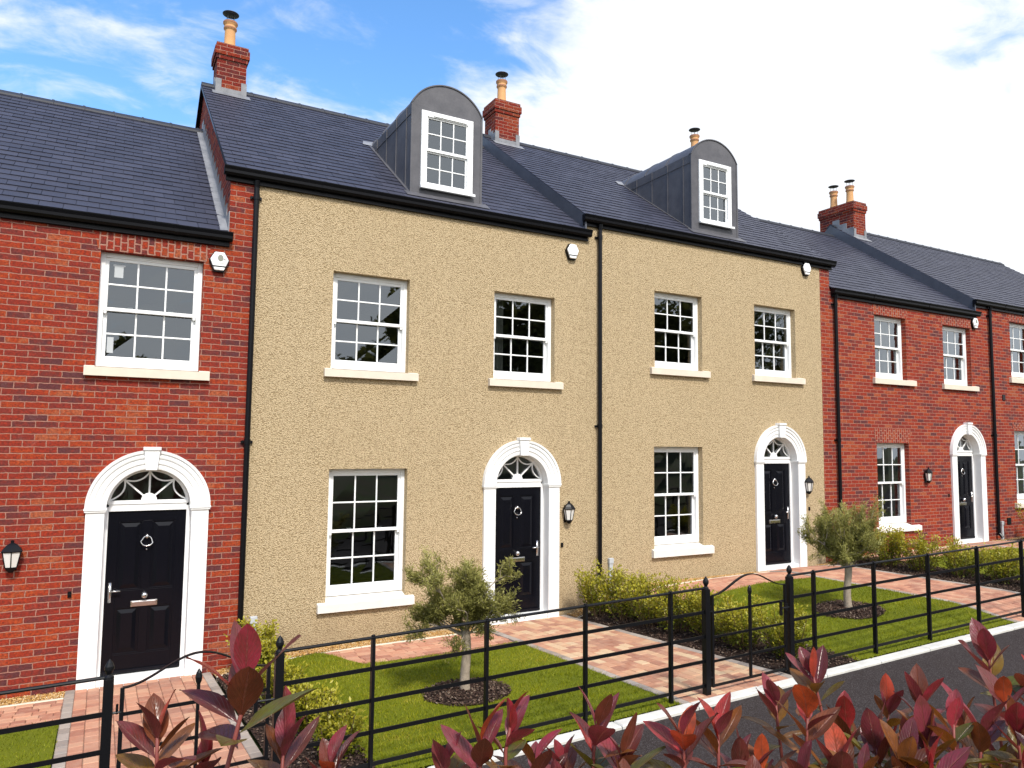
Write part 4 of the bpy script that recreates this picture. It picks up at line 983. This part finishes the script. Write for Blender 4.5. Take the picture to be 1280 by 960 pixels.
def make_olive(x, y, label, seed, reach=1.0):
    rng = np.random.default_rng(seed); z = g1(x, y)
    t = thing('olive_tree', label, 'tree', (x, y, z), 'small olive trees on the lawns')
    tr = MB(); lean = rng.uniform(-.03, .03)
    tp = [(x + lean * s + .012 * math.sin(7 * s + seed), y + .01 * math.sin(5 * s), z - .08 + .76 * s) for s in np.linspace(0, 1, 9)]
    tr.tube(tp, [.070, .058, .054, .051, .050, .048, .048, .050, .046], 12)
    top = np.array(tp[-1]); tw = []; Ls = []
    def limb(b, d, ln, r, lev):
        n = 5; cur = [b]; p = b.copy(); dd = d.copy()
        for k in range(n):
            dd = unit(dd + rng.normal(0, .16, 3) + np.array([0, 0, .05])); p = p + dd * ln / n; cur.append(p.copy())
        tr.tube([tuple(c) for c in cur], [r * (1 - .65 * k / n) for k in range(n + 1)], 6, cap=False)
        if lev >= 2: Ls.append(np.array(cur)); return
        for k in range(5 if lev == 0 else 6):
            i = rng.integers(1 if lev == 0 else 2, n + 1); nd = unit(unit(cur[i] - cur[i - 1]) * .8 + rng.normal(0, .5, 3) + np.array([0, 0, .42])); limb(cur[i], nd, ln * rng.uniform(.5, .78), r * .45, lev + 1)
    for k in range(11):
        a = k * 2.4 + rng.uniform(-.3, .3); el = rng.uniform(.45, 1.5); limb(top - np.array([0, 0, rng.uniform(0, .14)]), np.array([math.cos(a) * math.cos(el), math.sin(a) * math.cos(el), math.sin(el)]), rng.uniform(.40, .56) * reach * (.72 + .38 * math.sin(el)), .017, 0)
    P, D, T = [], [], []
    for c in Ls:
        n = 125; s = rng.uniform(0, 1.0, n) * (len(c) - 1.001); i = s.astype(int); f = (s - i)[:, None]; p = c[i] * (1 - f) + c[i + 1] * f + rng.normal(0, .022, (n, 3))
        tg = unit(c[i + 1] - c[i]); d = unit(tg * .8 + rng.normal(0, .6, (n, 3)) + np.array([0, 0, .1])); P.append(p); D.append(d)
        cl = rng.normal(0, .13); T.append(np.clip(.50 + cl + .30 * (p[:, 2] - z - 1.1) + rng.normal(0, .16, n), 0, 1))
    P = np.concatenate(P); D = np.concatenate(D); T = np.concatenate(T); n = len(P)
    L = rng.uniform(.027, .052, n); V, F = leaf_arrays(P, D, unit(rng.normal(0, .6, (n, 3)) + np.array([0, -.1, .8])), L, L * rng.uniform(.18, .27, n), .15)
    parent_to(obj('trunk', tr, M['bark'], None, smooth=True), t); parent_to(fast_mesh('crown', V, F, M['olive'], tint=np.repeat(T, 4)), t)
    return t
make_olive(3.50, -3.0, 'small olive tree with pale trunk on the lawn before the nearer rendered house', 3, .92)
make_olive(9.42, -3.2, 'small olive tree on the lawn before the farther rendered house, right of the second gate', 8, .92)

# ---------------------------------------------------------------- camera basis
fpx, yaw, pit, rol, dist = 924.066, .50302898, .0808967, .0100918, 10.29559
CAM = Vector((0, -dist, 2.94))
cy, sy, cp, sp_ = math.cos(yaw), math.sin(yaw), math.cos(pit), math.sin(pit)
FW = Vector((sy * cp, cy * cp, sp_)); r0 = Vector((cy, -sy, 0)); u0 = r0.cross(FW)
RT = r0 * math.cos(rol) + u0 * math.sin(rol); UP = -r0 * math.sin(rol) + u0 * math.cos(rol)
def at(px, py, depth): return CAM + (FW + RT * ((px - 640) / fpx) - UP * ((py - 480) / fpx)) * depth

# photinia hedge: real shoots standing in a row in front of the viewer
class LeafBag:
    def __init__(s): s.V = []; s.F = []; s.T = []; s.UV = []; s.n = 0
    def leaf(s, base, d, up, L, W, tint, rng):
        d = np.array(d, float); d /= np.linalg.norm(d); sd = np.cross(d, up); sd /= np.linalg.norm(sd) + 1e-9; nn = np.cross(sd, d)
        nl, nw = 9, 4; fold = rng.uniform(.10, .42); curl = rng.uniform(-.10, .38); tw = rng.uniform(-.35, .35); wave = rng.uniform(0, .05); ph = rng.uniform(0, 6)
        p = np.array(base, float); ang = 0
        for i in range(nl + 1):
            t = i / nl; tt = max(0, (t - .09) / .91); w = W * .5 * (math.sin(math.pi * tt ** .85) ** .72 if 0 < tt < 1 else 0) + .0012 * (1 - t)
            for j in range(nw + 1):
                q = j / nw * 2 - 1; a = tw * t; c_, s_ = math.cos(a), math.sin(a); sdd = sd * c_ + nn * s_; nnn = nn * c_ - sd * s_
                s.V.append(p + sdd * (q * w) + nnn * (abs(q) * w * fold + wave * L * .5 * math.sin(6 * t + ph) * q))
                s.UV.append((j / nw, t)); s.T.append(tint)
            dd = d * math.cos(ang) - nn * math.sin(ang); p = p + dd * L / nl; ang += curl / nl * 1.6
        for i in range(nl):
            for j in range(nw):
                a = s.n + i * (nw + 1) + j; s.F.append((a, a + 1, a + nw + 2, a + nw + 1))
        s.n += (nl + 1) * (nw + 1)
pr = np.random.default_rng(21)
# hero shoots: pixel of the whorl's heart in the photo's frame only gives a convenient way to lay out the row; depth in metres
HERO = [(302, 890, .93, 1.10, .66), (196, 952, .98, .95, .62), (352, 968, 1.0, .95, .45), (250, 985, 1.0, .9, .5), (415, 990, 1.05, .85, .6),
        (556, 985, 1.05, .85, .5), (600, 962, 1.02, .95, .6), (632, 938, 1.06, .88, .72), (668, 982, 1.1, .85, .45), (742, 940, 1.12, 1.05, .55), (776, 975, 1.1, .9, .3), (705, 985, 1.15, .8, .5),
        (855, 950, 1.12, 1.0, .78), (898, 945, 1.16, 1.0, .5), (925, 985, 1.2, .9, .35), (972, 905, 1.30, .90, .48), (1008, 925, 1.22, 1.0, .85), (1022, 868, 1.38, .95, .45), (1062, 935, 1.3, .95, .55), (1100, 960, 1.25, .95, .4),
        (1110, 905, 1.40, .85, .5), (1150, 905, 1.36, .95, .7), (1165, 960, 1.22, 1.05, .32), (1205, 925, 1.36, .95, .42), (1238, 846, 1.46, 1.05, .62), (1262, 905, 1.35, 1.0, .66), (1225, 950, 1.25, 1.05, .5), (1275, 945, 1.25, 1.0, .35), (1290, 880, 1.45, 1.0, .5), (1310, 900, 1.4, 1.0, .5), (1340, 890, 1.45, 1.0, .6), (1130, 985, 1.2, 1.0, .45), (1050, 990, 1.2, 1.0, .45), (960, 990, 1.2, .9, .5)]
shoots = []
for (px, py, dp, sc, ti) in HERO:
    p = np.array(at(px, py, dp)); shoots.append((p, sc, ti, True))
# the body of the hedge under and beside them
for k in range(215):
    x = pr.uniform(-1.2, 2.6); yy = -9.42 - .10 * x + pr.normal(0, .10); zt = 2.44 - .10 * abs(x - .3) * (x < .3) + .02 * x - abs(pr.normal(0, .22))
    p = np.array((x, yy, zt)); v = Vector(p) - CAM; dz = v.dot(FW)
    if dz > .35:
        qx = 640 + fpx * v.dot(RT) / dz; qy = 480 - fpx * v.dot(UP) / dz
        if qy < (960 if qx < 940 else 915) and -60 < qx < 1340: continue
    elif Vector(p - np.array(CAM)).length < .45: continue
    shoots.append((p, pr.uniform(.7, 1.0), pr.uniform(.02, .5), False))
PX = [-.75, -.05, .42, .80, 1.18, 1.65, 2.25]
PLAB = ['red leaved photinia bush at the left end of the foreground hedge', 'photinia bush whose tall crimson sprig rises in front of the first gate',
        'photinia bush with purple upright leaves below the nearer olive tree', 'photinia bush with pink and bronze leaves in front of the paved path', 'photinia bush with a scarlet leaf in front of the second gate',
        'dense photinia bush with orange and pink leaves before the tarmac and kerb', 'photinia bush with a tall bronze sprig at the right end of the hedge']
groups = [[] for _ in PX]
for s in shoots: groups[int(np.argmin([abs(s[0][0] - q) for q in PX]))].append(s)
for gi, gs in enumerate(groups):
    if not gs: continue
    xr = PX[gi]; yr = -9.45 - .10 * xr; root = np.array((xr, yr, g1(xr, yr)))
    t = thing('photinia_shrub', PLAB[gi], 'shrub', tuple(root), 'red photinia bushes of the foreground hedge')
    st = MB(); lb = LeafBag()
    for (p, sc, ti, hero) in gs:
        b = root + pr.normal(0, .05, 3) * np.array([1, 1, 0]); mid = (b * .35 + p * .65) + np.array([0, 0, -.12]) + pr.normal(0, .03, 3)
        ts = np.linspace(0, 1, 9); cur = [(1 - s) ** 2 * b + 2 * s * (1 - s) * mid + s * s * p for s in ts]
        tang = unit(cur[-1] - cur[-3]); ax = unit(tang * .6 + np.array([0, 0, .8]) + pr.normal(0, .12, 3)); tipp = p + ax * .035 * sc
        cur.append(tipp); st.tube([tuple(c) for c in cur], [.0065 - .0042 * s for s in np.linspace(0, 1, len(cur))], 6)
        nlv = int(pr.integers(8, 12)) if hero else int(pr.integers(6, 9)); e1 = unit(np.cross(ax, np.array([.3, .9, .1]))); e2 = np.cross(ax, e1); ph = pr.uniform(0, 6.28)
        for k in range(nlv):
            f = k / (nlv - 1); a = ph + k * 2.399 + pr.normal(0, .25); spread = .22 + 1.22 * (1 - f) + pr.normal(0, .14); rd = e1 * math.cos(a) + e2 * math.sin(a)
            d = unit(ax * math.cos(spread) + rd * math.sin(spread)); base = tipp - ax * (.075 * sc * (1 - f)); L = sc * pr.uniform(.062, .098) * (1 - .35 * max(0, f - .6)); W = L * pr.uniform(.36, .47)
            tin = float(np.clip((.10 + .68 * f ** 1.15 + (ti - .5) * .55 if hero else .06 + .55 * f + (ti - .25) * .6) + pr.normal(0, .19), 0, 1)); lb.leaf(base, d, ax * .9 - rd * .3, L, W, tin, pr)
        # a few older leaves lower down the stem
        for k in range(5):
            s = pr.uniform(.55, .95); q = (1 - s) ** 2 * b + 2 * s * (1 - s) * mid + s * s * p; a = pr.uniform(0, 6.28); rd = e1 * math.cos(a) + e2 * math.sin(a); d = unit(ax * .45 + rd + pr.normal(0, .15, 3))
            L = sc * pr.uniform(.065, .09); lb.leaf(q, d, ax, L, L * .42, float(np.clip(pr.normal(.13, .12), 0, 1)), pr)
    parent_to(obj('stem', st, M['redstem'], None, smooth=True), t)
    parent_to(fast_mesh('leaves', np.array(lb.V), np.array(lb.F), M['photinia'], tint=np.array(lb.T), uv=np.array(lb.UV), smooth=True), t)

# wood across the road behind the viewer: what the upper panes reflect
wr = np.random.default_rng(4); PP = []; 
for (tx, ty, th, tr_) in [(1.8, -27, 6.4, 1.6), (13.5, -26, 9.6, 2.6), (17.5, -27, 13, 3.4), (22, -26, 12.5, 3.6), (27, -28, 13.5, 3.8), (33, -27, 12, 4), (39, -28, 14, 4), (46, -27, 10, 4), (-7, -28, 7, 2.5)]:
    for k in range(16):
        a = wr.uniform(0, 6.28); rr = tr_ * math.sqrt(wr.random()) * .75; c = np.array([tx + rr * math.cos(a), ty + rr * math.sin(a), 1.7 + (th - 1.7) * wr.uniform(.18, .9)]); q = unit(wr.normal(0, 1, (760, 3))) * (wr.random((760, 1)) ** .4) * tr_ * .48; PP.append(c + q)
P = np.concatenate(PP); n = len(P); D = unit(wr.normal(0, 1, (n, 3))); L = wr.uniform(.25, .5, n)
V, F = leaf_arrays(P, D, unit(wr.normal(0, 1, (n, 3))), L, L * .6)
tag(fast_mesh('woodland', V, F, M['olive'], tint=np.repeat(np.clip(wr.normal(.25, .2, n), 0, 1), 4)), kind='stuff')

# ---------------------------------------------------------------- camera, sun, sky
cam = bpy.data.cameras.new('camera'); co = bpy.data.objects.new('camera', cam); COL.objects.link(co)
cam.sensor_width = 36; cam.sensor_fit = 'HORIZONTAL'; cam.lens = fpx * 36 / 1280; cam.clip_start = .02; cam.clip_end = 3000
from mathutils import Matrix
co.matrix_world = Matrix(((RT.x, UP.x, -FW.x, CAM.x), (RT.y, UP.y, -FW.y, CAM.y), (RT.z, UP.z, -FW.z, CAM.z), (0, 0, 0, 1)))
scene.camera = co

EL, AZ = R(50), R(187)      # azimuth clockwise from +Y: the sun stands behind the viewer
sd = Vector((math.sin(AZ) * math.cos(EL), math.cos(AZ) * math.cos(EL), math.sin(EL)))
sun = bpy.data.lights.new('sun', 'SUN'); so = bpy.data.objects.new('sun', sun); COL.objects.link(so)
sun.energy = 3.4; sun.angle = R(8); sun.color = (1, .955, .88)
so.rotation_euler = sd.to_track_quat('Z', 'Y').to_euler(); so.location = sd * 30

w = bpy.data.worlds.new('World'); scene.world = w; w.use_nodes = True; nt = w.node_tree; N = nt.nodes; N.clear()
def nn(t, **k):
    n = N.new(t)
    for a, b in k.items():
        if a in n.inputs:
            if isinstance(b, bpy.types.NodeSocket): nt.links.new(b, n.inputs[a])
            else: n.inputs[a].default_value = b
        else: setattr(n, a, b)
    return n
def mth(op, a, b=None, c=None, clamp=False):
    n = N.new('ShaderNodeMath'); n.operation = op; n.use_clamp = clamp
    for i, q in enumerate((a, b, c)):
        if q is None: continue
        if isinstance(q, bpy.types.NodeSocket): nt.links.new(q, n.inputs[i])
        else: n.inputs[i].default_value = q
    return n.outputs[0]
HOLE = tuple((FW + RT * ((1262 - 640) / fpx) - UP * ((8 - 480) / fpx)).normalized())
sky = nn('ShaderNodeTexSky'); sky.sky_type = 'NISHITA'; sky.sun_disc = False; sky.sun_elevation = EL; sky.sun_rotation = AZ; sky.air_density = 1.0; sky.dust_density = .3; sky.ozone_density = 1.6
hs = nn('ShaderNodeHueSaturation', Saturation=1.22, Value=1.45, Color=sky.outputs[0])
gen = nn('ShaderNodeTexCoord').outputs['Generated']; sx = nn('ShaderNodeSeparateXYZ', Vector=gen)
# cloud sheet at a height: project the direction onto a plane overhead
dz = mth('ADD', mth('MAXIMUM', sx.outputs[2], 0.0), .16)
cxy = nn('ShaderNodeCombineXYZ', X=mth('DIVIDE', sx.outputs[0], dz), Y=mth('DIVIDE', sx.outputs[1], dz))
def nz(scale, detail, rough, dist=0, stretch=(1, 1, 1), rot=0, loc=(0, 0, 0)):
    mp = nn('ShaderNodeMapping', Vector=cxy.outputs[0], Scale=stretch, Rotation=(0, 0, rot), Location=loc)
    return nn('ShaderNodeTexNoise', Vector=mp.outputs[0], Scale=scale, Detail=detail, Roughness=rough, Distortion=dist).outputs['Fac']
wisp = nz(2.6, 10, .60, .55, (1.0, 1.7, 1), R(62), (3.2, 1.1, 0)); body = nz(1.15, 9, .56, .35, loc=(.3, 1.9, 0)); tuft = nz(6.0, 8, .6, .6, (1, 1.5, 1), R(50), (1, 4, 0))
# bank of cloud filling the sky from ahead round to the right
az = mth('DIVIDE', sx.outputs[0], mth('MAXIMUM', mth('SQRT', mth('ADD', mth('MULTIPLY', sx.outputs[0], sx.outputs[0]), mth('MULTIPLY', sx.outputs[1], sx.outputs[1]))), .001))
def mrange(v, a, b, c, d):
    n = nn('ShaderNodeMapRange', Value=v); n.interpolation_type = 'SMOOTHSTEP'
    for k, q in zip((1, 2, 3, 4), (a, b, c, d)): n.inputs[k].default_value = q
    return n.outputs[0]
azz = mth('ADD', az, mth('MULTIPLY', mth('SUBTRACT', .42, sx.outputs[2]), .9))
behind = mrange(sx.outputs[1], -.75, -.15, .75, 0.0)
bank = mth('ADD', mrange(azz, .31, .74, .0, 1.25), behind)
low = mrange(sx.outputs[2], .34, .56, .42, 0.0)
hole = nn('ShaderNodeVectorMath', operation='DOT_PRODUCT'); nt.links.new(gen, hole.inputs[0]); hole.inputs[1].default_value = HOLE
hol = mrange(hole.outputs['Value'], .988, .9995, 0, -.95)
dens = mth('MULTIPLY_ADD', mth('SUBTRACT', body, .5), 2.3, bank); dens = mth('MULTIPLY_ADD', mth('SUBTRACT', wisp, .5), 2.0, dens); dens = mth('MULTIPLY_ADD', mth('SUBTRACT', tuft, .5), 1.5, dens)
dens = mth('ADD', mth('ADD', dens, low), hol)
cl = nn('ShaderNodeMapRange', Value=dens); cl.inputs[1].default_value = -.04; cl.inputs[2].default_value = .95; cl.interpolation_type = 'SMOOTHSTEP'
shade = nn('ShaderNodeMix'); shade.data_type = 'RGBA'; nt.links.new(nz(1.1, 6, .6, .3, loc=(5, 2, 0)), shade.inputs[0]); shade.inputs[6].default_value = (.70, .76, .86, 1); shade.inputs[7].default_value = (1.0, 1.0, 1.0, 1)
bg1 = nn('ShaderNodeBackground', Color=hs.outputs[0], Strength=.15); bg2 = nn('ShaderNodeBackground', Color=shade.outputs[2], Strength=mrange(sx.outputs[1], -.85, -.1, 1.45, .88))
mx = nn('ShaderNodeMixShader'); nt.links.new(cl.outputs[0], mx.inputs[0]); nt.links.new(bg1.outputs[0], mx.inputs[1]); nt.links.new(bg2.outputs[0], mx.inputs[2])
wo = nn('ShaderNodeOutputWorld'); nt.links.new(mx.outputs[0], wo.inputs[0])

vs = scene.view_settings; vs.view_transform = 'Standard'; vs.look = 'None'; vs.exposure = 0.52; vs.gamma = 1; vs.use_curve_mapping = False
scene.render.resolution_x = 1024; scene.render.resolution_y = 768
scene.cycles.max_bounces = 6; scene.cycles.transparent_max_bounces = 12; scene.cycles.use_denoising = True
